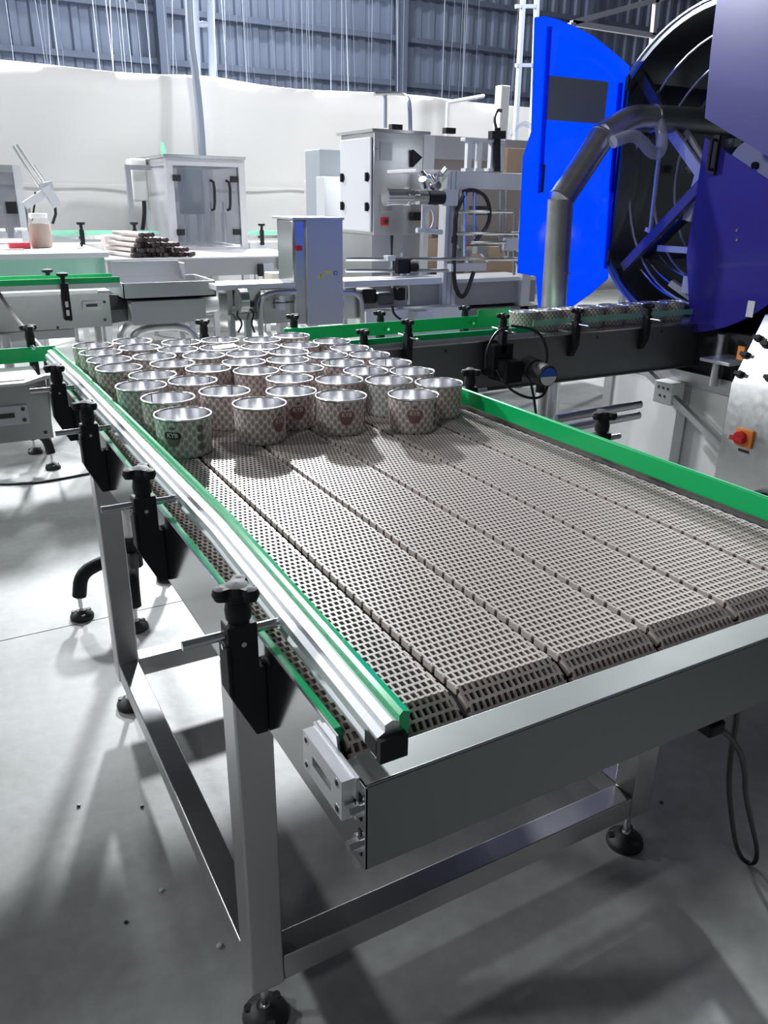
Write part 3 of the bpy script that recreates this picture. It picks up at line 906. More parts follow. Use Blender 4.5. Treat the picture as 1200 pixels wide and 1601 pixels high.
# inner frame: bars, plates, brackets
def P3(u, v, x): return PX(u, v, x)
MB().bar(P3(975, 418, 3.26), P3(1112, 272, 3.26), .05, .03, up=(1, 0, 0)).build('diagonal_bar', 'purple_bar', dm, bevel=.002)
MB().bar(P3(1010, 402, 3.34), P3(1112, 300, 3.34), .03, .03, up=(1, 0, 0)).build('diagonal_bar', 'dark_metal', dm)
MB().bar(P3(1000, 115, 3.26), P3(1033, 170, 3.26), .05, .03, up=(1, 0, 0)).build('diagonal_bar', 'dark_metal', dm)
MB().bar(P3(1048, 205, 3.30), P3(1098, 275, 3.30), .05, .02, up=(1, 0, 0)).build('arm', 'alu_white', dm)
MB().bar(P3(1072, 205, 3.36), P3(1100, 250, 3.36), .02, .02, up=(1, 0, 0)).build('arm', 'alu_white', dm)
MB().bar(P3(1035, 200, 3.28), P3(1016, 360, 3.28), .014, .014, up=(1, 0, 0)).bar(P3(1010, 358, 3.28), P3(1018, 362, 3.28), .02, .02).build('rod', 'alu_white', dm)
MB().bar(P3(1098, 262, 3.32), P3(1075, 345, 3.32), .05, .03, up=(1, 0, 0)).build('arm', 'alu_white', dm)
MB().bar(P3(1030, 388, 3.30), P3(1085, 392, 3.30), .03, .03).build('arm', 'alu_white', dm)
wp = MB().lathe([(.001, 0), (.14, 0), (.14, .03), (.001, .03)], (3.55, CY+.03, CZ+.02), n=32, ax='x').build('hub_plate', 'alu_white', dm)
MB().cyl((3.53, CY+.08, CZ+.04), (3.55, CY+.08, CZ+.04), .016, n=12).cyl((3.53, CY-.0, CZ+.04), (3.55, CY-.0, CZ+.04), .016, n=12).build('bolt', 'black_plastic', wp)
MB().box(3.30, 3.42, 2.78, 2.86, .98, 1.06).bar((3.32, 2.95, 1.02), (3.40, 2.80, .92), .06, .03).build('chute_bracket', 'alu_white', dm)
for k, (u0, v0, u1, v1) in enumerate(((1000, 420, 1080, 478), (1010, 405, 1088, 462), (1022, 392, 1092, 440))):
    MB().tube([P3(u0, v0, 3.32+.03*k), P3((u0+u1)/2-8, (v0+v1)/2+8, 3.32+.03*k), P3(u1, v1, 3.32+.03*k)], .007, n=6, smooth=2).build('slide_rail', 'steel_bright', dm)
random.seed(3)
for k in range(14):
    a = random.uniform(0, 2*PI); r = random.uniform(.2, .5); x = random.uniform(3.4, 4.1)
    y, z = dcirc(r, a)
    MB().box(x, x+.06, y-.03, y+.03, z-.02, z+.02).cyl((x-.02, y, z), (x, y, z), .012, n=8).build('clamp', 'steel_dull' if k % 3 else 'alu_white', dm)
# right half door, closed, in two leaves
def arc_pts(ang0, ang1, r=DR+.015, n=20): return [dcirc(r, ang0+(ang1-ang0)*i/n) for i in range(n+1)]
def zline(y): return 1.753+(1.572-1.753)*(2.745-y)/(2.745-2.395)
rr = DR+.015
lowpts = [p for p in arc_pts(-PI/2, -PI*1.5, rr, 60) if p[1] < zline(p[0])-.06]
upp = [p for p in arc_pts(-PI/2, -PI*1.5, rr, 60) if p[1] > zline(p[0])]
lower = [(2.738, zline(2.738)-.075), (2.745, 1.17), (2.70, 1.0), (2.655, .835)]+[p for p in lowpts if p[0] < 2.63]
lower.append((lowpts[-1][0], zline(lowpts[-1][0])-.06))
dl = MB().prism(lower, 'x', DX-.034, DX-.028).build('door', 'blue_acrylic_deep', dm); dl['label'] = 'lower violet-blue see-through door leaf'
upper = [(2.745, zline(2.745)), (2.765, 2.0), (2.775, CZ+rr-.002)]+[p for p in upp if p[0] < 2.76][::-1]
du = MB().prism(upper, 'x', DX-.046, DX-.040).build('door', 'blue_acrylic_sheen', dm); du['label'] = 'upper violet-blue see-through door leaf'
hnd = MB().tube([(DX-.034, 2.66, 1.66), (DX-.075, 2.66, 1.66), (DX-.075, 2.66, 1.54), (DX-.034, 2.66, 1.54)], .009, n=8)
hnd.box(DX-.05, DX-.034, 2.645, 2.675, 1.52, 1.68); hnd.build('handle', 'black_plastic', dl)
tg = P3(1172, 485, DX-.036)
MB().box(DX-.0365, DX-.034, tg.y-.018, tg.y+.018, tg.z-.03, tg.z+.04).build('sticker', 'white_paint', dl)
for q in ((1152, 360), (1152, 375)):
    p = P3(*q, DX-.036); MB().cyl((DX-.04, p.y, p.z), (DX-.034, p.y, p.z), .006, n=8).build('screw', 'steel_bright', dl)
# left half door, swung open square to the ring
YD = HY+.002
dpx = [(836, 27), (850, 25), (872, 30), (900, 42), (930, 58), (955, 78), (975, 95), (984, 104), (966, 290), (950, 436), (925, 458), (880, 490), (842, 490), (838, 432), (809, 427), (818, 245), (831, 205)]
dp = [(PY(u, v, YD).x, PY(u, v, YD).z) for u, v in dpx]
dleft = MB().prism(dp, 'y', YD, YD+.006).build('door', 'blue_acrylic', dm); dleft['label'] = 'bright blue see-through door leaf swung open'
for (u0, v0, u1, v1, wd) in ((857, 42, 842, 300, .02), (968, 130, 953, 300, .022), (962, 190, 945, 420, .02)):
    q0, q1 = PY(u0, v0, YD), PY(u1, v1, YD)
    MB().bar((q0.x, YD-.008, q0.z), (q1.x, YD-.008, q1.z), wd, .012, up=(0, 1, 0)).build('stiffener', 'blue_acrylic', dleft)
q0, q1 = PY(857, 118, YD), PY(943, 194, YD)
MB().box(q0.x, q1.x, YD-.004, YD-.0005, q1.z, q0.z).build('dark_panel', 'grey_box', dleft)['label'] = 'dark grey rectangular panel'
q0, q1 = PY(844, 258, YD), PY(841, 300, YD)
MB().tube([(q0.x, YD-.002, q0.z), (q0.x, YD-.03, q0.z), (q1.x, YD-.03, q1.z), (q1.x, YD-.002, q1.z)], .006, n=8).build('handle', 'black_plastic', dleft)
for v in (130, 400):
    q = PY(975-.09*v, v, YD)
    MB().cyl((DX-.01, YD-.01, q.z-.03), (DX-.01, YD-.01, q.z+.03), .011, n=10).build('hinge', 'dark_metal', dleft)
# lower body: cabinet below the drum with panels
MB().box(3.22, 4.2, 2.20, 3.25, .60, .84).build('dark_deck', 'interior', dm)
cbp = MB().box(3.20, 4.2, 1.98, 3.20, 0.06, .62).build('base_cabinet', 'white_plastic', dm, bevel=.004)
MB().box(3.185, 3.20, 1.98, 3.20, .56, .63).box(3.185, 3.20, 1.98, 2.06, .06, .56).box(3.185, 3.20, 2.62, 2.68, .06, .56).box(3.185, 3.20, 3.14, 3.20, .06, .56).build('frame', 'steel_dull', cbp, bevel=.002)
for yy in (2.05, 3.1):
    for xx in (3.28, 4.1):
        f = MB(); foot(f, xx, yy, .065); f.build('levelling_foot', ['steel_bright', 'black_rubber'], cbp)
MB().cyl((3.15, 2.46, .60), (3.15, 2.46, .84), .02, n=14).build('post', 'steel', dm)
q = P3(1040, 612, 3.12)
so = MB().box(3.10, 3.185, q.y-.06, q.y+.06, q.z-.06, q.z+.05).build('socket_box', 'white_plastic', dm, bevel=.004)
for dy, dz in ((-.03, .02), (0, .02), (.03, .02), (-.015, -.02), (.015, -.02)):
    MB().box(3.098, 3.102, q.y+dy-.005, q.y+dy+.005, q.z+dz-.006, q.z+dz+.006).build('socket_hole', 'text_dark', so)
MB().bar((3.12, 2.93, .64), (3.12, 2.25, .30), .03, .03, up=(1, 0, 0)).build('brace', 'steel_dull', dm)
MB().box(3.0, 3.19, 2.28, 2.44, .735, .75).build('tray', 'aluminium', dm, bevel=.002)
q = P3(1158, 552, 2.99)
MB().box(2.985, 2.995, q.y-.016, q.y+.016, q.z-.028, q.z+.028).build('tag', 'orange', dm)
# top frame behind the open door
tf = thing('overhead_frame', 'white tubular frame standing behind the open blue door', 'frame', (4.2, 4.5, 0))
for a, b_ in (((893, 36), (1040, -4)), ((893, 36), (1022, 56)), ((1026, -10), (1020, 58))):
    MB().bar(PY(*a, 4.5), PY(*b_, 4.5), .03, .03, up=(0, 1, 0)).build('tube', 'alu_white', tf)
q = PY(893, 36, 4.5); MB().box(q.x-.02, q.x+.02, 4.48, 4.52, 0, q.z).build('post', 'alu_white', tf)
q = PY(1022, 56, 4.5); MB().box(q.x-.02, q.x+.02, 4.48, 4.52, 0, q.z).build('post', 'alu_white', tf)

# stainless exhaust pipe in front of the open door
YP = 3.06
pp = thing('exhaust_pipe', 'bent stainless exhaust pipe rising beside the blue door into the drum', 'pipe', (PY(865, 490, YP).x, YP, 0))
R_ = .060
w0 = PY(868, 520, YP); w1 = PY(876, 312, YP); w2 = PY(942, 212, YP); w3 = PY(985, 186, YP); w4 = PY(1020, 185, YP); w5 = PY(1135, 192, YP)
MB().cyl((w0.x, YP, .02), w1, R_, n=28).cyl((w0.x, YP, 0), (w0.x, YP, .02), .08, n=24).build('riser', 'steel_tube', pp)
MB().cyl(w1, w2, R_, n=28).lathe([(R_*.98, -.001), (R_*.98, .001)], w1, n=8).build('inclined_section', 'steel_tube', pp)
MB().tube([w2, w2+(w3-w2)*.35, w3, w4-(w4-w3)*.2, w4], R_, n=28, smooth=2).build('elbow', 'steel_tube', pp)
MB().cyl(w4, w5, R_, n=28).build('outlet_section', 'steel_cover', pp)
for a, d in ((w2, w2-w1), (w4, w5-w4), (w1, w2-w1), (PY(871, 426, YP), Vector((0, 0, 1)))):
    d = Vector(d).normalized()*.004
    MB().cyl(a-d, a+d, R_+.0025, n=28).build('joint_ring', 'steel_bright', pp)
hp = [PY(958, 222, 2.97), PY(988, 210, 2.97), PY(1005, 222, 2.97), PY(1018, 240, 2.97), PY(1032, 240, 2.97), PY(1035, 215, 2.99), PY(1030, 190, 3.02)]
hs = MB().tube(hp, .028, n=14, smooth=3)
tag(hs.build('clear_hose', 'hose_clear', smooth=60), 'short clear corrugated hose curling under the stainless pipe', 'hose')

# control console at the right edge
XC = 2.70
con = thing('control_console', 'grey steel control console with sloped button panel at the right edge', 'console', (2.85, 1.82, 0))
yF, yN = 2.03, 1.70
def cz(u, v): return PX(u, v, XC).z
prof = [(XC, .05), (XC, .74), (XC+.13, 1.00), (XC+.36, 1.00), (XC+.36, .05)]
MB().prism(prof, 'y', yN, yF).build('body', 'steel', con, bevel=.004)
pd = Vector((.13, 0, .26)).normalized(); pn = Vector((-pd.z, 0, pd.x))
def on_panel(u, v):
    d = ray(u, v); o0 = Vector((0, 0, CAMZ)); p0 = Vector((XC, 1.9, .74))
    return o0+d*((p0-o0).dot(pn)/d.dot(pn))
for (u, v) in ((1166, 556), (1157, 586), (1198, 540), (1203, 592), (1186, 530), (1215, 560)):
    c_ = on_panel(u, v)
    b = MB().cyl(c_, c_+pn*.012, .015, n=14)
    b.bar(c_+pn*.018-Vector((0, .015, 0)), c_+pn*.018+Vector((0, .015, 0)), .014, .014, up=pn)
    b.build('selector_knob', 'black_plastic', con)
q = PX(1163, 684, XC)
sw = MB().box(XC-.012, XC, q.y-.042, q.y+.034, q.z-.036, q.z+.036).build('switch_plate', 'orange', con, bevel=.003)
MB().cyl((XC-.03, q.y+.004, q.z), (XC-.012, q.y+.004, q.z), .026, n=24).bar((XC-.038, q.y+.034, q.z), (XC-.038, q.y-.024, q.z), .016, .018).build('rotary_knob', 'red', sw)
q = PX(1162, 705, XC)
MB().box(XC-.0015, XC, q.y-.025, q.y+.025, q.z-.006, q.z+.006).build('nameplate', 'text_dark', con)
for yy in (yN+.05, yF-.05):
    for xx in (XC+.05, XC+.31):
        f = MB(); foot(f, xx, yy, .055, r=.03); f.build('levelling_foot', ['steel_bright', 'black_rubber'], con)
tag(MB().tube([PX(1135, 800, 1.9), PX(1150, 785, 1.95), PX(1185, 768, 2.0), PX(1215, 770, 2.0), PX(1215, 800, 1.9)], .012, n=8, smooth=3).build('cable_loop', 'black_cable'), 'black cable loop behind the green rail below the console', 'cable')


# ================================================================== SECOND LINE (further back): conveyor, transfer box, detector
def slab_px(b, u0, u1, v0, v1, y, dep, mi=0):
    """box whose front face (plane y) spans the given picture rectangle, dep metres deep"""
    um, vm = (u0+u1)/2, (v0+v1)/2
    b.box(PY(u0, vm, y).x, PY(u1, vm, y).x, y, y+dep, PY(um, v1, y).z, PY(um, v0, y).z, mi)
    return b
YA = 4.68
fcv = thing('rear_conveyor', 'stainless conveyor with bright green rails behind the infeed, at the left', 'conveyor', (0.1, 4.8, 0))
MB().box(-1.5, 0.86, YA, YA+.004, .712, .895).build('side_plate', 'steel_plate', fcv)
MB().box(-1.5, 0.86, YA+.25, YA+.254, .712, .895).build('side_plate', 'steel_plate', fcv)
MB().box(-1.5, 0.87, YA+.01, YA+.245, .885, .905).build('belt', 'white_plastic', fcv)
MB().box(-1.5, 0.80, YA-.012, YA+.004, .895, .912).build('top_lip', 'steel_bright', fcv)
MB().box(-1.5, 0.66, YA+.02, YA+.23, .66, .705).build('drip_tray', 'steel_dull', fcv)
for yy, zz in ((YA+.015, .925), (YA+.235, .925)):
    r_ = MB().box(-1.5, 0.93, yy, yy+.012, zz+.02, zz+.05).build('guide_rail', 'green', fcv)
    MB().box(-1.5, 0.93, yy-.004, yy+.016, zz-.005, zz+.02).build('rail_back', 'aluminium', r_)
q = PY(100, 455, YA)
br = MB().box(q.x-.018, q.x+.022, YA-.03, YA, .76, .955).build('rail_bracket', 'black_plastic', fcv, bevel=.003)
for z in (.785, .83): MB().box(q.x-.007, q.x+.009, YA-.033, YA-.029, z, z+.03).build('slot', 'aluminium', br)
for dx, dy in ((0, -.01), (-.04, .25)):
    k = MB().lathe([(.012, 0), (.012, .03), (.03, .038), (.03, .05), (.001, .056)], (q.x+dx, YA+dy, .955), n=14); k.build('knob', 'black_plastic', fcv)
q = PY(143, 477, YA)
MB().box(q.x-.05, q.x+.05, YA-.01, YA, q.z-.025, q.z+.025).box(q.x-.03, q.x+.03, YA-.013, YA-.009, q.z-.008, q.z+.008, mi=1).build('bearing_block', ['aluminium', 'dark_metal'], fcv, bevel=.002)
for u, v in ((110, 500), (163, 472), (164, 500), (90, 512)):
    q = PY(u, v, YA); MB().cyl((q.x, YA-.006, q.z), (q.x, YA, q.z), .008, n=10).build('bolt', 'dark_metal', fcv)
MB().cyl((.80, YA+.12, 0), (.80, YA+.12, .712), .02, n=14).build('leg', 'steel', fcv)
tripod('tripod_stand', 'stand with black feet under the conveyor at the far left', 0.30, 4.62, .712, turn=-.9)
tag(MB().tube([PY(-20, 430, 4.2), PY(0, 460, 4.2), PY(20, 492, 4.1), PY(48, 525, 3.9), PY(76, 556, 3.6), PZ(78, 700, .006)], .009, n=6, smooth=2).build('hanging_cable', 'black_cable'), 'black cable hanging diagonally in front of the left rear conveyor', 'cable')

YH = 4.80
tb = thing('transfer_hopper', 'stainless box hopper on bent tube legs between rear conveyor and detector', 'hopper', (PY(260, 500, YH).x, YH+.2, 0))
b = MB()
x0, x1 = PY(192, 450, YH).x, PY(337, 450, YH).x
z0, z1 = PY(260, 467, YH).z, PY(260, 441, YH).z
for a in ((x0, x1, YH, YH+.006, z0, z1), (x0, x1, YH+.42, YH+.426, z0, z1), (x0, x0+.006, YH, YH+.42, z0, z1), (x1-.006, x1, YH, YH+.42, z0, z1), (x0, x1, YH, YH+.42, z0, z0+.01)): b.box(*a)
b.build('tray', 'frame_grey', tb)
MB().box(x0+.03, x1-.1, YH+.42, YH+.428, z1+.001, z1+.09).bar((x1-.1, YH+.30, z1+.03), (x1-.1, YH+.43, z1+.03), .01, .10).build('splash_guard', 'frame_grey', tb)
b = MB(); slab_px(b, 206, 322, 469, 506, YH+.02, .36); b.build('lower_box', 'frame_grey', tb, bevel=.004)
xa = PY(206, 480, YH).x; zc_ = PY(206, 487, YH).z
MB().lathe([(.001, 0), (.10, 0), (.085, .14), (.001, .14)], (xa-.14, YH+.2, zc_), n=6, ax='x').build('end_cone', 'dark_metal', tb)
MB().cyl((PY(322, 480, YH).x, YH+.2, zc_+.01), (PY(352, 480, YH).x, YH+.2, zc_+.02), .07, n=18).build('outlet_duct', 'steel_dull', tb)
for dy in (.04, .34):
    ya = YH+dy
    p0, p1 = PY(205, 540, YH).x, PY(312, 540, YH).x
    zt = PY(260, 512, YH).z
    MB().tube([(p0, ya, 0), (p0, ya, zt-.12), (p0+.03, ya, zt-.03), (p0+.12, ya, zt), (p1-.12, ya, zt), (p1-.03, ya, zt-.03), (p1, ya, zt-.12), (p1, ya, 0)], .022, n=12, smooth=2).build('tube_leg', 'steel_tube', tb)

YM = 4.62
md = thing('metal_detector', 'tall stainless detector housing with warning sticker on a tube frame', 'machine', (PY(500, 500, YM).x, YM+.15, 0))
b = MB(); slab_px(b, 480, 536, 343, 508, YM, .30); b.build('housing', 'detector_steel', md, bevel=.004)
b = MB(); slab_px(b, 459, 481, 343, 508, YM+.02, .26); b.build('side_box', 'steel_plate', md, bevel=.012)
b = MB(); slab_px(b, 457, 538, 340, 344, YM-.01, .33); b.build('lid', 'frame_grey', md, bevel=.002)
b = MB(); slab_px(b, 463, 472, 384, 392, YM+.005, .015); b.build('indicator', 'red', md)
q = PY(501, 431, YM)
MB().prism([(q.x-.018, q.z-.016), (q.x+.018, q.z-.016), (q.x, q.z+.018)], 'y', YM-.002, YM).build('warning_sticker', 'yellow', md)
MB().box(q.x-.002, q.x+.002, YM-.003, YM-.001, q.z-.004, q.z+.008).box(q.x-.002, q.x+.002, YM-.003, YM-.001, q.z-.012, q.z-.008).build('warning_mark', 'text_dark', md)
q = PY(512, 426, YM); MB().box(q.x-.02, q.x+.024, YM-.002, YM, q.z-.006, q.z+.010).build('yellow_sticker', 'yellow', md)
q = PY(524, 427, YM); MB().cyl((q.x, YM-.002, q.z), (q.x, YM, q.z), .013, n=18).cyl((q.x, YM-.003, q.z), (q.x, YM-.001, q.z), .009, n=18, mi=1).build('round_mark', ['text_dark', 'steel'], md)
for (u0, u1) in ((408, 466), (532, 570)):
    for dy in (.03, .28):
        a, c_ = PY(u0, 470, YM).x, PY(u1, 470, YM).x; zt = PY((u0+u1)/2, 458, YM).z; ya = YM+dy
        pts = [(a, ya, 0), (a, ya, zt-.10), (a+.02, ya, zt-.02), (a+.09, ya, zt), (c_, ya, zt)] if u0 < 500 else [(c_, ya, 0), (c_, ya, zt-.10), (c_-.02, ya, zt-.02), (c_-.09, ya, zt), (a, ya, zt)]
        MB().tube(pts, .017, n=10, smooth=2).build('tube_frame', 'steel_tube', md)
b = MB(); slab_px(b, 412, 462, 462, 505, YM+.06, .2); b.build('side_panel', 'steel_plate', md)
b = MB(); slab_px(b, 538, 566, 462, 498, YM+.06, .2); b.build('side_panel', 'steel_plate', md)
b = MB(); slab_px(b, 436, 446, 470, 485, YM-.02, .07); b.cyl(PY(441, 472, YM-.02), PY(441, 464, YM-.02), .02, n=8); b.build('clamp', 'alu_white', md)
b = MB(); slab_px(b, 428, 460, 472, 474, YM-.03, .03); b.build('clamp_bar', 'dark_metal', md)
b = MB(); slab_px(b, 338, 462, 444, 452, YM+.02, .24); b.build('belt', 'white_paint', md)
b = MB(); slab_px(b, 538, 690, 437, 446, YM+.02, .24); b.build('belt', 'white_paint', md)
b = MB(); slab_px(b, 355, 408, 452, 492, YM+.08, .16); b.build('belt_frame', 'steel_plate', md)
b = MB(); b.lathe([(.001, 0), (.07, 0), (.07, .05), (.001, .05)], PY(372, 470, YM), n=20, ax='x'); b.cyl(PY(380, 475, YM), PY(396, 475, YM), .02, n=10, mi=1); b.build('drive_pulley', ['steel_plate', 'black_plastic'], md)
for u in (363, 388):
    q = PY(u, 500, YM+.1); MB().box(q.x-.018, q.x+.018, YM+.1, YM+.136, 0, q.z).build('leg', 'steel_dull', md)
b = MB(); slab_px(b, 360, 412, 490, 500, YM+.06, .18); b.build('lower_shelf', 'steel_plate', md)
for pts in ([(378, 478), (368, 492), (380, 505), (372, 520)], [(384, 480), (398, 488), (392, 505), (398, 520)]):
    MB().tube([PY(u, v, YM+.02) for u, v in pts], .006, n=6, smooth=2).build('cable', 'black_cable', md)

# ================================================================== BENCHES AND TABLE ITEMS (left background)
YT = 5.9
jt = thing('work_bench', 'white-topped bench with jars at the left edge of the background', 'bench', (PY(80, 420, YT).x, YT+.4, 0))
x0, x1 = PY(-140, 395, YT).x, PY(170, 395, YT).x; zt = PY(80, 396, YT).z
MB().box(x0, x1, YT, YT+1.1, zt-.035, zt).build('top', 'white_paint', jt, bevel=.003)
MB().box(x0+.03, x1-.03, YT+.02, YT+.03, zt-.30, zt-.035).build('front_screen', 'green_acrylic', jt)
MB().box(x0+.03, x1-.03, YT+1.05, YT+1.06, zt-.35, zt-.035).build('back_panel', 'alu_white', jt)
for xx in (x0+.03, x1-.07):
    for yy in (YT+.03, YT+1.03): MB().box(xx, xx+.04, yy, yy+.04, 0, zt-.035).build('leg', 'alu_white', jt)
def jar(name, label, u, vb, y, r, h, fill, cap=None):
    q = PZ(u, vb, zt); t = thing(name, label, 'jar', (q.x, q.y, zt))
    MB().lathe([(r*.92, 0), (r, .01), (r, h*.72), (r*.80, h*.84), (r*.76, h*.87)], (q.x, q.y, zt+.0005), n=24).build('glass', 'jar_glass', t)
    if fill: MB().lathe([(r*.90, .003), (r*.965, .01), (r*.965, h*.66), (r*.9, h*.70), (.001, h*.71)], (q.x, q.y, zt+.001), n=24).build('contents', 'powder', t)
    MB().lathe([(r*.80, h*.86), (r*.82, h*.87), (r*.82, h*.97), (r*.78, h), (.001, h)], (q.x, q.y, zt+.0005), n=24).build('lid', 'white_plastic', t)
jar('jar', 'large clear jar filled with tan powder on the white bench', 66, 387, 0, .078, .235, True)
jar('jar', 'small empty clear jar left of the powder jar', 36, 382, 0, .055, .12, False)
jar('jar', 'small empty clear jar at the left picture edge on the bench', 2, 384, 0, .055, .12, False)
q = PZ(33, 389, zt); tag(MB().box(q.x-.075, q.x+.065, q.y-.02, q.y+.09, zt+.0005, zt+.042).build('red_box', 'red_paper', bevel=.006), 'small red packet lying in front of the jars', 'packet')
q = PZ(127, 389, zt)
cl = thing('spring_clip', 'black and silver clip lying on the white bench right of the jar', 'clip', (q.x, q.y, zt))
MB().box(q.x-.03, q.x+.0, q.y, q.y+.04, zt+.001, zt+.03).build('body', 'steel_bright', cl); MB().bar((q.x, q.y+.02, zt+.015), (q.x+.02, q.y+.02, zt+.05), .03, .02).build('grip', 'black_plastic', cl)
q = PZ(8, 391, zt); tag(MB().box(q.x-.1, q.x+.12, q.y-.03, q.y+.04, zt+.0005, zt+.006).build('paper_sheet', 'white_cloth'), 'flat white sheets at the left end of the bench', 'paper')

YS = 7.5
sb = thing('steel_bench', 'long low stainless bench carrying the bundle of dark-ended tubes', 'bench', (PY(310, 420, YS).x, YS+.5, 0))
x0, x1 = PY(168, 410, YS).x, PY(478, 410, YS).x; zs = PY(310, 402, YS).z
MB().box(x0, x1, YS, YS+1.0, zs-.015, zs).build('top', 'white_paint', sb, bevel=.002)
MB().box(x0, x1, YS, YS+.02, zs-.17, zs-.015).build('apron', 'apron_grey', sb)
for xx in (x0+.05, (x0+x1)/2, x1-.1):
    for yy in (YS+.05, YS+.9): MB().box(xx, xx+.05, yy, yy+.05, 0, zs-.015).build('leg', 'steel_dull', sb)
rr_ = .019; n_t = 0
def tube_piece(): 
    t = thing('tube', 'slim pale tube with a dark end, in the pile on the steel bench', 'tube', (0, 0, 0), 'pile of dark-ended tubes')
    MB().cyl((0, .03, 0), (0, .55, 0), rr_, n=10).build('shaft', 'tube_paper', t)
    MB().cyl((0, -.02, 0), (0, .03, 0), rr_*1.12, n=10).build('dark_end', 'tube_dark', t)
    return t
tp = tube_piece()
base_l = PY(212, 402, YS).x; wdt = PY(303, 402, YS).x-base_l
rows = [(13, 0.0), (11, .5), (9, 1.0), (6, 1.6), (3, 2.4)]
for r, (cnt, off) in enumerate(rows):
    for i in range(cnt):
        xx = base_l+off*rr_*2+i*rr_*2.42+random.uniform(-.001, .001)
        loc = (xx, YS+.08+random.uniform(-.04, .05)-.0, zs+rr_*1.13+r*rr_*2.26)
        c = copy_tree(tp, loc, rotz=.25)
for ch in list(tp.children): bpy.data.objects.remove(ch)
bpy.data.objects.remove(tp)
tag(MB().box(PY(180, 390, YS+.3).x, PY(226, 390, YS+.3).x, YS+.75, YS+.95, zs+.0005, zs+.16).build('paper_bundle', 'tube_paper', bevel=.01), 'pale paper-wrapped bundle behind the dark-ended tubes', 'bundle')
for k, (u0, u1, v0, v1, m_) in enumerate(((405, 412, 413, 432, 'black_plastic'), (412, 428, 412, 430, 'grey_box'), (438, 458, 402, 422, 'black_plastic'))):
    b = MB(); slab_px(b, u0, u1, v0, v1, YS-.06, .05); b.build(['bracket', 'junction_box', 'motor_box'][k], m_, sb, bevel=.003)
cr = thing('cream_device', 'small cream coloured device with olive face beside the detector column', 'device', (PY(440, 430, 5.4).x, 5.4, 0))
b = MB(); slab_px(b, 425, 464, 427, 444, 5.3, .15); b.build('body', 'cream_box', cr, bevel=.006)
b = MB(); slab_px(b, 438, 462, 433, 443, 5.292, .01); b.build('face', 'brown_panel', cr)
q = PY(444, 444, 5.3); MB().box(q.x-.03, q.x+.03, 5.33, 5.40, 0, q.z).build('stand', 'steel_dull', cr)

# glass enclosure machine
YG = 8.7
ge = thing('glass_enclosure', 'aluminium framed glass enclosure with filling grippers inside', 'machine', (PY(310, 380, YG).x, YG+.6, 0))
gx0, gx1 = PY(263, 310, YG).x, PY(383, 310, YG).x; gz0, gz1 = PY(320, 383, YG).z, PY(320, 248, YG).z
for xx in (gx0, gx1-.06):
    for yy in (YG, YG+1.1): MB().box(xx, xx+.07, yy, yy+.07, 0, gz1).build('post', 'frame_grey', ge)
for zz in (gz0-.09, gz1-.072):
    for yy in (YG+.004, YG+1.104): MB().box(gx0+.07, gx1-.06, yy, yy+.05, zz, zz+.07).build('beam', 'frame_grey', ge)
    for xx in (gx0+.004, gx1-.056): MB().box(xx, xx+.05, YG+.07, YG+1.1, zz, zz+.07).build('beam', 'frame_grey', ge)
MB().box(gx0-.02, gx1+.02, YG-.02, YG+1.2, gz1, gz1+.03).build('roof', 'steel_plate', ge)
MB().box(gx0+.07, gx1-.06, YG+.02, YG+.03, gz0, gz1-.05).build('pane', 'smoke_pane', ge)
MB().box(gx0+.01, gx0+.02, YG+.07, YG+1.1, gz0, gz1-.05).build('pane', 'glass_pane', ge)
MB().box(gx0+.075, gx1-.065, YG+.075, YG+1.09, gz0-.25, gz0-.09).build('deck', 'steel_plate', ge)
for xx in (gx0+.09, gx1-.12):
    for zz in (gz0+.10, gz1-.22): MB().box(xx-.03, xx+.05, YG-.02, YG+.02, zz, zz+.06).build('hinge', 'black_plastic', ge)
for xx, top in ((gx0+.45, .35), (gx0+.62, .38)):
    MB().tube([(xx, YG-.01, gz0+.35), (xx+.02, YG-.05, gz0+.36), (xx+.03, YG-.05, gz0+.62), (xx, YG-.01, gz0+.64)], .014, n=8, smooth=1).build('handle', 'black_plastic', ge)
b = MB(); b.box(gx0+.2, gx1-.35, YG+.4, YG+.8, gz1-.42, gz1-.28); b.build('gripper_head', 'grey_box', ge)
for i in range(5):
    xx = gx0+.18+i*.14
    MB().cyl((xx, YG+.5, gz0), (xx, YG+.5, gz0+.32), .03, n=10).cyl((xx, YG+.5, gz0+.32), (xx, YG+.5, gz1-.42), .012, n=8).build('nozzle', 'steel_bright', ge)
for i in range(7):
    xx = gx0+.15+i*.115
    MB().cyl((xx, YG+.3, gz0-.03), (xx, YG+.3, gz0+.12), .035, .03, n=12).build('bottle', 'jar_glass', ge)
MB().box(gx0+.22, gx0+.48, YG+.35, YG+.4, gz0+.3, gz0+.75).build('dark_unit', 'text_dark', ge)
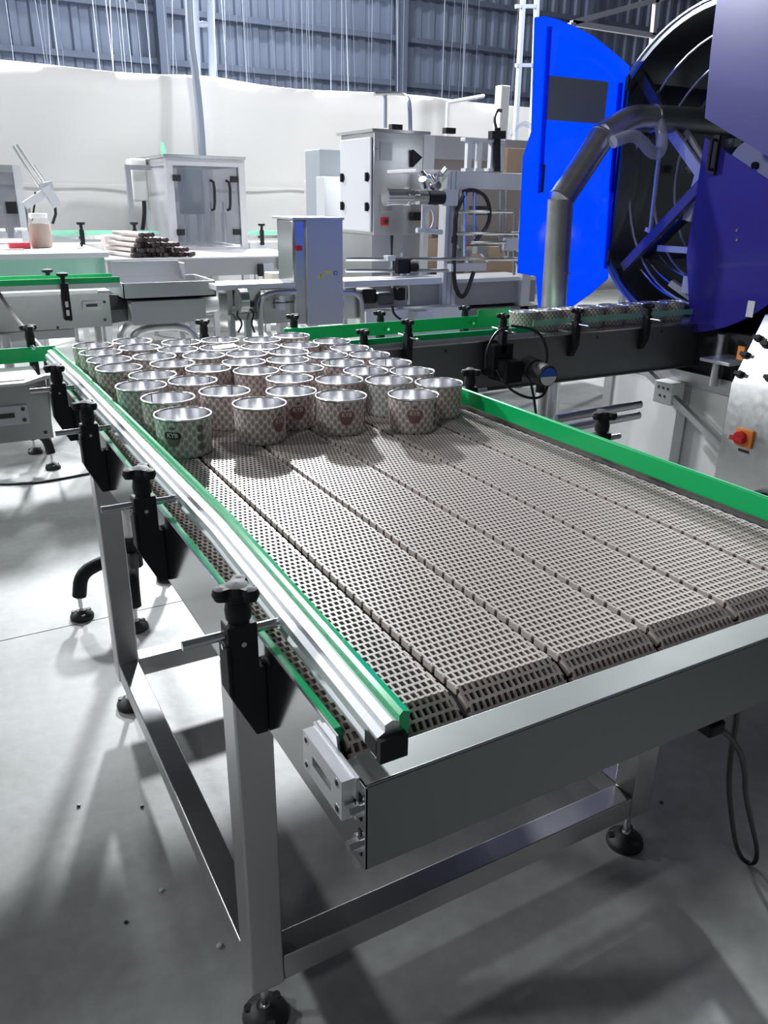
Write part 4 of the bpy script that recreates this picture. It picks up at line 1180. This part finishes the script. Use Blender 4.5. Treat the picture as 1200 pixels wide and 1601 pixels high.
# side wing with hopper seen through
wx0, wx1 = PY(200, 300, YG+.6).x, PY(235, 300, YG+.6).x
MB().box(wx0, wx0+.05, YG+.6, YG+.66, 0, gz1-.06).box(wx0+.051, gx0, YG+.604, YG+.656, gz1-.11, gz1-.062).build('wing_frame', 'steel_dull', ge)
MB().box(wx0+.08, gx0-.02, YG+.7, YG+.95, gz0+.42, gz0+.85).build('supply_tank', 'white_plastic', ge, bevel=.02)
for xx in (wx0+.18, gx0-.07):
    MB().tube([(xx, YG+.72, gz0+.45), (xx-.01, YG+.7, gz0+.3), (xx-.08, YG+.7, gz0), (xx-.1, YG+.7, gz0-.1)], .014, n=6, smooth=2).build('cable', 'black_cable', ge)
q0 = PY(250, 219, YG+.3); q1 = PY(263, 246, YG+.3)
MB().prism([(q0.x, gz1+.03), (q0.x, q0.z), (q0.x+.04, q0.z-.03), (q1.x, gz1+.03)], 'y', YG+.3, YG+.312).build('glass_flap', 'green_acrylic', ge)

# rails far behind benches
def far_rail(name, label, u0, u1, v, y):
    z = PY((u0+u1)/2, v, y).z; a, c_ = PY(u0, v, y).x, PY(u1, v, y).x
    t = thing(name, label, 'conveyor', ((a+c_)/2, y, 0))
    MB().box(a, c_, y, y+.25, z-.28, z-.10).build('body', 'alu_white', t)
    for yy in (y+.02, y+.22):
        MB().box(a, c_, yy, yy+.012, z-.02, z+.015).build('guide_rail', 'green_acrylic', t)
        MB().box(a, c_, yy, yy+.012, z-.06, z-.03).build('lower_rail', 'steel_bright', t)
    n = max(2, int((c_-a)/.6))
    for i in range(n):
        xx = a+(i+.5)*(c_-a)/n
        MB().box(xx-.02, xx+.02, y-.03, y, z-.13, z+.03).lathe([(.015, .0), (.015, .04), (.04, .05), (.04, .07), (.001, .075)], (xx, y-.015, z+.03), n=10).build('rail_bracket', 'black_plastic', t)
    for xx in (a+.1, c_-.1): MB().cyl((xx, y+.12, 0), (xx, y+.12, z-.28), .025, n=10).build('leg', 'steel', t)
far_rail('bottle_conveyor', 'pale conveyor with clear green rails between jar bench and glass enclosure', 84, 250, 364, 8.55)
far_rail('bottle_conveyor', 'pale conveyor with clear green rails right of the glass enclosure', 390, 462, 364, 9.0)

# enclosure at the left edge and tilted sensor arm
YL = 8.2
le = thing('dark_glass_enclosure', 'dark glazed machine enclosure cut off by the left picture edge', 'machine', (PY(10, 360, YL).x, YL, 0))
x1 = PY(38, 300, YL).x; x0 = x1-1.2; z0, z1 = PY(20, 372, YL).z, PY(20, 258, YL).z
for xx in (x1-.07, x0): MB().box(xx, xx+.07, YL, YL+.07, 0, z1).build('post', 'alu_white', le)
for zz in (z1-.06, z0-.1): MB().box(x0+.07, x1-.07, YL+.003, YL+.067, zz, zz+.06).build('beam', 'steel_dull', le)
MB().box(x0, x1-.06, YL+.02, YL+.03, z0, z1-.06).build('pane', 'smoke_pane', le)
MB().box(x0, x1, YL+.05, YL+.9, 0, z0-.05).build('cabinet', 'steel_dull', le)
MB().box(x1-.17, x1-.08, YL-.02, YL+.02, z1-.40, z1-.30).build('latch', 'black_plastic', le)
MB().box(x0+.2, x1-.3, YL+.3, YL+.6, z0+.1, z0+.5).build('inner_unit', 'steel_plate', le)
YR = 7.4
sa = thing('sensor_arm', 'tilted silver clamp with two long rods above the jars', 'sensor', (PY(75, 380, YR).x, YR, 0))
MB().cyl(PY(20, 228, YR), PY(60, 292, YR), .008, n=8).build('rod', 'steel_bright', sa)
MB().cyl(PY(26, 226, YR), PY(68, 290, YR), .008, n=8).build('rod', 'steel_bright', sa)
MB().cyl(PY(52, 258, YR), PY(70, 284, YR), .008, n=8).build('rod', 'steel_bright', sa)
MB().bar(PY(62, 292, YR), PY(82, 288, YR), .05, .05).build('clamp_block', 'aluminium', sa)
MB().bar(PY(38, 322, YR), PY(72, 300, YR), .07, .06).build('arm', 'alu_white', sa)
MB().bar(PY(70, 292, YR), PY(90, 322, YR), .08, .07).build('sensor_head', 'alu_white', sa)
MB().tube([PY(55, 300, YR), PY(54, 320, YR), PY(50, 345, YR)], .008, n=6).build('cable', 'black_cable', sa)
MB().tube([PY(86, 322, YR), PY(87, 335, YR), PY(82, 350, YR)], .012, n=6).build('cable', 'black_cable', sa)
q = PY(42, 320, YR); MB().cyl((q.x, YR, 0), (q.x, YR, q.z), .02, n=10).build('stand', 'steel', sa)

# ================================================================== ELECTRICAL CABINET + ENCLOSURE (centre)
YK = 5.55
xk = PY(584, 290, YK).x
kz0, kz1 = PY(584, 368, YK).z, PY(584, 206, YK).z
ec = thing('electrical_cabinet', 'steel machine enclosure with white cabinet door and red switch', 'cabinet', (xk+.5, YK+.4, 0))
yk2 = PX(533, 290, xk).y
xe = PY(842, 330, YK).x
MB().box(xk, xk+.42, YK, yk2, kz0, kz1).build('body', 'steel', ec, bevel=.004)
dr = MB().box(xk-.02, xk-.002, YK+.02, yk2-.02, kz0+.02, kz1-.03).build('door', 'white_paint', ec, bevel=.012)
for yy in (YK+.06, yk2-.07):
    for zz in (kz0+.22, kz1-.28): MB().cyl((xk-.026, yy, zz-.02), (xk-.02, yy, zz-.02), .032, n=16).bar((xk-.03, yy, zz-.05), (xk-.03, yy, zz+.01), .02, .02, up=(1, 0, 0)).build('latch', 'black_plastic', dr)
MB().box(xk-.03, xk+.46, YK-.03, yk2+.02, kz1, kz1+.02).build('roof', 'steel_bright', ec)
b = MB(); slab_px(b, 594, 613, 222, 251, YK-.006, .006); b.build('inspection_plate', 'steel_dull', ec)
b = MB(); slab_px(b, 594, 612, 303, 330, YK-.006, .006); b.build('inspection_plate', 'steel_plate', ec)
q = PY(601, 346, YK); swp = MB().box(q.x-.03, q.x+.03, YK-.015, YK, q.z-.03, q.z+.03).build('switch', 'red', ec, bevel=.004)
MB().cyl((q.x+.004, YK-.03, q.z), (q.x+.004, YK-.015, q.z), .016, n=14).build('switch_knob', 'text_dark', swp)
xs_ = xk+.42
MB().box(xs_+.001, xs_+.10, YK, YK+.10, .451, kz1-.001).build('post', 'alu_white', ec)
MB().box(xs_+.101, xe, YK+.003, YK+.10, kz1-.16, kz1).build('header', 'frame_grey', ec)
MB().box(xs_+.10, xe, YK+.05, YK+.06, .55, kz1-.16).build('brown_pane', 'brown_panel', ec)
MB().box(xs_-.42, xs_, YK+.02, yk2, .45, kz0).build('lower_panel', 'steel_dull', ec)
MB().box(xk+.02, xe, YK-.02, yk2, .0, .45).build('plinth', 'white_plastic', ec)
for u in (622, 706):
    q = PY(u, 203, YK); MB().box(q.x-.04, q.x+.05, YK+.02, YK+.07, kz1+.02, kz1+.06).build('lifting_lug', 'black_plastic', ec)
q = PY(647, 246, YK); MB().prism([(q.x-.03, q.z-.07), (q.x+.05, q.z), (q.x-.03, q.z+.05)], 'y', YK-.04, YK-.005).build('hinge', 'black_plastic', ec)
q = PY(646, 338, YK); MB().box(q.x-.03, q.x+.05, YK-.04, YK, q.z-.03, q.z+.03).build('hinge', 'black_plastic', ec)
for u in (549, 560, 571):
    q = PX(u, 372, xk+.02)
    MB().tube([(xk+.1, q.y, kz0+.01), (xk+.1, q.y, kz0-.2), (xk+.16, q.y-.05, kz0-.45), (xk+.3, q.y-.1, kz0-.55)], .022, n=8, smooth=2).build('cable', 'black_cable', ec)
# brown boxes standing inside the enclosure
for k, (u0, u1, v0, v1, lab) in enumerate(((792, 835, 232, 272, 'brown carton seen high up at the right of the enclosure'), (668, 694, 322, 356, 'brown carton seen through the aluminium frame beside the round hole plate'), (668, 700, 372, 425, 'brown carton low in the aluminium frame'), (730, 835, 385, 432, 'wide brown carton behind the gripper rails'))):
    b = MB(); slab_px(b, u0, u1, v0, v1, YK-.06, .05); 
    tag(b.build('carton', 'cardboard', bevel=.004), lab, 'carton', 'cartons at the enclosure')
gb = thing('grey_cabinet', 'narrow grey-blue cabinet standing behind the white door cabinet', 'cabinet', (PY(515, 330, 6.6).x, 6.6, 0))
b = MB(); slab_px(b, 500, 536, 234, 342, 6.6, .3); b.build('body', 'grey_box', gb, bevel=.004)
b = MB(); slab_px(b, 508, 545, 276, 345, 6.4, .18); b.build('front_box', 'alu_white', gb, bevel=.006)
q = PY(515, 345, 6.6); MB().box(q.x-.12, q.x+.12, 6.62, 6.85, 0, q.z+.02).build('base', 'steel_dull', gb)
sb2 = thing('beige_box', 'small beige switch box on a thin post left of the grey cabinet', 'box', (PY(490, 330, 6.9).x, 6.9, 0))
b = MB(); slab_px(b, 482, 500, 283, 326, 6.9, .1); b.build('body', 'beige', sb2, bevel=.006)
q = PY(491, 326, 6.9); MB().cyl((q.x, 6.95, 0), (q.x, 6.95, q.z+.01), .012, n=8).build('post', 'black_cable', sb2)

# aluminium gantry with motor, cylinders and rails
YN = 4.95
ga = thing('aluminium_gantry', 'aluminium profile gantry with pneumatic cylinders and hanging hoses', 'machine', (PY(720, 450, YN).x, YN+.3, 0))
def prof_post(u0, u1, v0, v1, y, dep=.06, m_='alu_white', par=ga, nm='post'):
    b = MB(); slab_px(b, u0, u1, v0, v1, y, dep)
    um = (u0+u1)/2; vm = (v0+v1)/2
    return b.build(nm, m_, par, bevel=.002)
q = PY(703, 300, YN)
pm = MB().box(PY(694, 400, YN).x, PY(714, 400, YN).x, YN, YN+.09, 0, PY(704, 266, YN).z).build('post', 'alu_white', ga, bevel=.002)
for u in (700, 707): MB().box(PY(u, 400, YN).x-.004, PY(u, 400, YN).x+.004, YN-.002, YN+.002, .02, PY(704, 268, YN).z).build('groove', 'grey_box', pm)
MB().box(PY(656, 400, YN+.5).x, PY(664, 400, YN+.5).x, YN+.46, YN+.5, 0, PY(660, 268, YN+.5).z).build('post', 'alu_white', ga)
prof_post(650, 693, 265, 270, YN+.004, .4, nm='top_plate')
prof_post(715, 833, 270, 296, YN+.004, .08, nm='beam')
q = PY(834, 270, YN); MB().box(q.x-.03, q.x+.05, YN, YN+.09, 0, q.z).build('post', 'alu_white', ga)
for u in (730, 746, 766, 781):
    a, c_ = PY(u, 268, YN+.05), PY(u, 220, YN+.05)
    MB().box(a.x-.018, a.x+.018, YN+.03, YN+.066, a.z, c_.z).box(a.x-.035, a.x+.035, YN+.02, YN+.08, a.z, a.z+.02).build('cylinder_rod', 'aluminium', ga)
prof_post(727, 790, 217, 222, YN+.02, .06, nm='cylinder_plate')
prof_post(736, 742, 222, 248, YN+.05, .03, nm='cylinder')
a, c_ = PY(776, 268, YN+.02), PY(776, 200, YN+.02)
MB().cyl((a.x, YN+.01, a.z), (c_.x, YN+.01, c_.z), .022, n=12).bar(PY(766, 211, YN), PY(787, 211, YN), .05, .05).build('black_cylinder', 'black_plastic', ga)
MB().tube([PY(777, 203, YN), PY(772, 185, YN), PY(777, 170, YN+.02), PY(784, 172, YN+.05)], .006, n=6, smooth=2).build('hose', 'black_cable', ga)
# motor group pointing left
a, c_ = PY(602, 308, YN-.12), PY(634, 308, YN-.12)
MB().cyl(a, c_, .052, n=22).cyl(a, PY(606, 308, YN-.12), .055, n=22).cyl(c_, PY(638, 308, YN-.12), .057, n=22).cyl(PY(638, 308, YN-.12), PY(655, 308, YN-.12), .046, n=22).build('motor_barrel', 'steel_bright', ga)
MB().cyl(PY(652, 309, YN-.16), PY(666, 309, YN-.16), .044, n=20).build('motor_barrel', 'steel_plate', ga)
MB().cyl(PY(668, 309, YN-.16), PY(692, 309, YN-.16), .043, n=20).build('motor_tail', 'black_plastic', ga)
b = MB(); slab_px(b, 692, 716, 296, 322, YN-.05, .05); b.build('motor_plate', 'alu_white', ga)
random.seed(5)
b = MB()
for k in range(12):
    q = PY(random.uniform(655, 700), random.uniform(274, 296), YN-.08+random.uniform(-.04, .04)); r_ = random.uniform(.015, .03)
    b.cyl(q, q+Vector((random.uniform(-.04, .04), random.uniform(-.03, .03), random.uniform(.01, .05))), r_, n=10)
b.build('valve_cluster', 'steel_bright', ga)
# white plate with a round hole
q0, q1 = PY(660, 322, YN-.03), PY(681, 362, YN-.03)
cxp, czp = (q0.x+q1.x)/2, (q0.z+q1.z)/2; n = 24
b = MB()
outer = []
for i in range(n):
    a = 2*PI*i/n; m_ = max(abs(math.cos(a)), abs(math.sin(a)))
    outer.append((cxp+math.cos(a)/m_*(q1.x-q0.x)/2, czp+math.sin(a)/m_*(q0.z-q1.z)/2))
inner = [(cxp+.034*math.cos(2*PI*i/n), czp+.062*math.sin(2*PI*i/n)) for i in range(n)]
for yy in (YN-.03, YN-.02):
    for p in outer+inner: b.v.append((p[0], yy, p[1]))
for i in range(n):
    j = (i+1) % n
    b.face((i, j, n+j, n+i)); b.face((2*n+i, 3*n+i, 3*n+j, 2*n+j)); b.face((i, 2*n+i, 2*n+j, j)); b.face((n+i, n+j, 3*n+j, 3*n+i))
b.build('hole_plate', 'white_paint', ga)
MB().cyl(PY(651, 360, YN-.05), PY(690, 363, YN-.05), .018, n=10).build('cross_rod', 'alu_white', ga)
# horizontal guide tubes and jig
for v, u0, u1 in ((331, 715, 800), (365, 712, 812), (379, 735, 812), (405, 540, 815), (423, 540, 700)):
    MB().cyl(PY(u0, v, YN-.06), PY(u1, v, YN-.06), .012, n=8).build('guide_tube', 'steel_bright', ga)
for u, v0, v1 in ((726, 300, 400), (741, 296, 372), (781, 296, 395), (790, 296, 400), (803, 330, 430), (612, 400, 450), (628, 395, 440), (638, 420, 476)):
    MB().cyl(PY(u, v0, YN-.04), PY(u, v1, YN-.04), .011, n=8).build('vertical_rod', 'steel_bright', ga)
MB().cyl(PY(612, 368, YN-.05), PY(612, 402, YN-.05), .012, .006, n=8).build('antenna', 'black_cable', ga)
b = MB(); slab_px(b, 622, 642, 405, 428, YN-.10, .08); b.cyl(PY(640, 418, YN-.1), PY(652, 418, YN-.1), .03, n=10); b.build('clamp', 'black_plastic', ga, bevel=.006)
b = MB(); slab_px(b, 606, 618, 400, 408, YN-.1, .06); b.build('clamp', 'alu_white', ga)
MB().tube([PY(722, 300, YN-.02), PY(738, 296, YN-.05), PY(757, 303, YN-.06), PY(766, 325, YN-.06), PY(764, 350, YN-.06), PY(752, 366, YN-.05), PY(742, 378, YN-.05)], .014, n=8, smooth=2).build('hose', 'black_cable', ga)
MB().tube([PY(728, 300, YN-.03), PY(712, 330, YN-.05), PY(711, 370, YN-.05), PY(708, 440, YN-.05), PY(718, 465, YN-.06), PY(728, 462, YN-.06), PY(740, 425, YN-.05)], .016, n=8, smooth=2).build('hose', 'black_cable', ga)
b = MB(); slab_px(b, 705, 760, 412, 424, YN-.06, .06); b.build('shelf_bar', 'alu_white', ga)
b = MB(); slab_px(b, 742, 764, 322, 336, YN+.1, .08); b.build('gripper_block', 'dark_metal', ga)
for u, v in ((712, 376), (735, 358), (752, 392), (800, 400), (725, 398)):
    q = PY(u, v, YN+.02); MB().box(q.x-.05, q.x+.05, YN, YN+.06, q.z-.02, q.z+.03).bar(q, q+Vector((.07, 0, -.07)), .03, .03).build('gripper_finger', 'steel_dull', ga)
b = MB(); slab_px(b, 792, 812, 372, 392, YN-.08, .06); b.build('white_clamp', 'white_paint', ga, bevel=.01)
MB().cyl(PY(748, 304, YN-.02), PY(748, 302, YN-.02), .018, n=10).build('signal_lamp', 'red', ga)
# lower machine bed with steel side and dark drive motors
b = MB(); slab_px(b, 540, 836, 443, 480, YN+.05, .35); b.build('bed', 'apron_grey', ga)
b = MB(); slab_px(b, 538, 838, 438, 444, YN+.03, .4); b.build('bed_top', 'white_paint', ga)
b = MB(); slab_px(b, 566, 590, 452, 475, YN-.12, .14); b.build('drive_motor', 'black_plastic', ga, bevel=.02)
b = MB(); slab_px(b, 590, 618, 458, 478, YN-.14, .12); b.build('drive_motor', 'dark_metal', ga, bevel=.02)
b = MB(); slab_px(b, 622, 634, 450, 470, YN-.05, .08); b.build('drive_motor', 'black_plastic', ga, bevel=.01)
b = MB(); slab_px(b, 572, 722, 483, 545, YN-.1, .4); b.build('base_box', 'white_plastic', ga, bevel=.005)
b = MB(); slab_px(b, 722, 838, 480, 545, YN+.0, .4); b.build('dark_base', 'steel_cover', ga, bevel=.005)
q = PY(663, 500, YN-.2); MB().box(q.x-.07, q.x+.06, YN-.22, YN-.1, q.z-.05, q.z+.06).build('junction_box', 'white_paint', ga, bevel=.006)
MB().tube([PY(613, 478, YN-.15), PY(615, 492, YN-.15), PY(632, 503, YN-.15), PY(648, 503, YN-.16)], .008, n=6, smooth=2).build('cable', 'black_cable', ga)
# coils on top behind the door
MB().tube([PY(u, v, YN+.3) for u, v in ((800, 212), (806, 198), (820, 192), (834, 200), (832, 214))], .02, n=8, smooth=2).build('coil', 'hose_clear', ga)
q0, q1 = PY(788, 130, 6.2), PY(783, 215, 6.2)

# ================================================================== PIPES, COLUMNS, WIRES
YW = 10.1
cp = thing('conduit_pipe', 'grey steel conduit rising in front of the white sheet at left centre', 'pipe', (PY(315, 245, YW).x, YW, 0))
MB().tube([PY(292, -60, YW), PY(297, 60, YW), PY(306, 120, YW), PY(313, 190, YW), PY(317, 250, YW)], .045, n=12, smooth=1).build('pipe', 'pipe_blue', cp)
q = PY(317, 250, YW); MB().cyl((q.x, YW, 0), q, .045, n=12).build('lower_pipe', 'steel_dull', cp)
tc_ = thing('truss_column', 'pale tubular truss column in front of the dark wall, left centre', 'column', (PY(318, 60, 11.2).x, 11.2, 0))
for u0, u1 in ((302, 308), (326, 332)):
    a, c_ = PY(u0, -80, 11.2), PY(u1, 120, 11.2)
    MB().cyl((c_.x, 11.2, 0), c_, .05, n=12).cyl(c_, a, .05, n=12).build('chord', 'wire', tc_)
for v in (38, -10): MB().cyl(PY(300, v, 11.2), PY(330, v, 11.2), .035, n=8).build('rung', 'wire', tc_)
t2 = thing('truss_column', 'pale tubular truss column standing left of the open blue door', 'column', (PY(818, 100, 9.0).x, 9.0, 0))
for u0, u1 in ((822, 804), (842, 830)):
    a, c_ = PY(u0, -80, 9.0), PY(u1, 230, 9.0)
    MB().bar((c_.x, 9.0, 0), c_, .05, .05, up=(0, 1, 0)).bar(c_, a, .05, .05, up=(0, 1, 0)).build('chord', 'wire', t2)
for v in (102, 10): MB().bar(PY(806, v, 9.0), PY(836, v, 9.0), .04, .04).build('rung', 'wire', t2)
bp_ = thing('bent_conduit', 'thin bright conduit bending down over the sheet to the cabinet', 'pipe', (PY(640, 180, 7).x, 7, 0))
MB().tube([PY(585, 147, 7), PY(618, 146, 7), PY(634, 148, 7), PY(640, 160, 7), PY(641, 205, 7)], .02, n=8, smooth=2).build('pipe', 'steel_bright', bp_)
MB().cyl(PY(602, 148, 7), PY(602, 200, 7), .018, n=8).build('blue_pipe', 'pipe_blue', bp_)
q = PY(641, 205, 7); MB().cyl((q.x, 7, 0), q, .02, n=8).build('lower_pipe', 'steel', bp_)
ps = thing('slim_mast', 'slim pale mast rising behind the gantry left of the blue door', 'post', (PY(786, 170, 6.6).x, 6.6, 0))
q = PY(786, 134, 6.6); MB().box(q.x-.05, q.x+.05, 6.55, 6.65, 0, q.z).build('mast', 'alu_white', ps, bevel=.01)
MB().tube([PY(775, 200, 6.5), PY(772, 185, 6.5), PY(777, 172, 6.5), PY(784, 174, 6.5)], .012, n=6, smooth=2).build('cable', 'black_cable', ps)
q0, q1 = PY(700, 160, 8), PY(756, 150, 8)
ll = thing('tube_lamp', 'thin white tube on a post in front of the dark wall', 'tube', (q0.x, 8, 0))
MB().cyl(q0, q1, .02, n=8).build('tube', 'alu_white', ll); MB().cyl((q0.x, 8, 0), q0, .02, n=8).build('post', 'alu_white', ll)
random.seed(11)
for k in range(58):
    u = random.uniform(150, 800) if k > 6 else random.uniform(20, 150)
    if 280 < u < 340: u += 70
    y = random.uniform(11.2, 13.8)
    a = PY(u, 140, y)
    sl = random.gauss(0, .02) if k % 7 else random.uniform(-.10, .10)
    h0 = 2.4
    o = MB().cyl((a.x, y, h0), (a.x+sl*4.0, y, 7.2), random.choice((.0025, .003, .004, .006)), n=5, caps=False).build('hanging_wire', 'wire')
    tag(o, 'thin pale wire hanging in front of the dark ribbed wall', 'wire', 'wires hanging above the white sheet')

# crumbs on the concrete
CR = ['tiny dark crumb on the floor left of the long lower rail', 'dark crumb between the two floor shadow bands', 'largest pale crumb on the floor, left of the near leg', 'tiny dark crumb in the pale wedge between floor shadows', 'tiny dark crumb furthest left on the floor', 'tiny crumb on the floor behind the right front foot', 'tiny crumb beside the near leg foot', 'pale crumb just right of the far left leg base', 'pale crumb just left of the far left leg base']
random.seed(21)
for u, v, s_ in ((222, 1262, .005), (252, 1393, .006), (343, 1480, .007), (197, 1443, .005), (123, 1261, .005), (1033, 1255, .005), (386, 1527, .004), (205, 990, .006), (185, 992, .006)):
    q = PZ(u, v, 0)
    b = MB().lathe([(s_*.6, 0), (s_, s_*.4), (s_*.7, s_*.9), (.0005, s_*1.0)], (q.x, q.y, 0), n=7)
    tag(b.build('crumb', 'crumb' if s_ > .0055 else 'dark_metal', smooth=0), CR.pop(0), 'debris', 'debris on the floor')
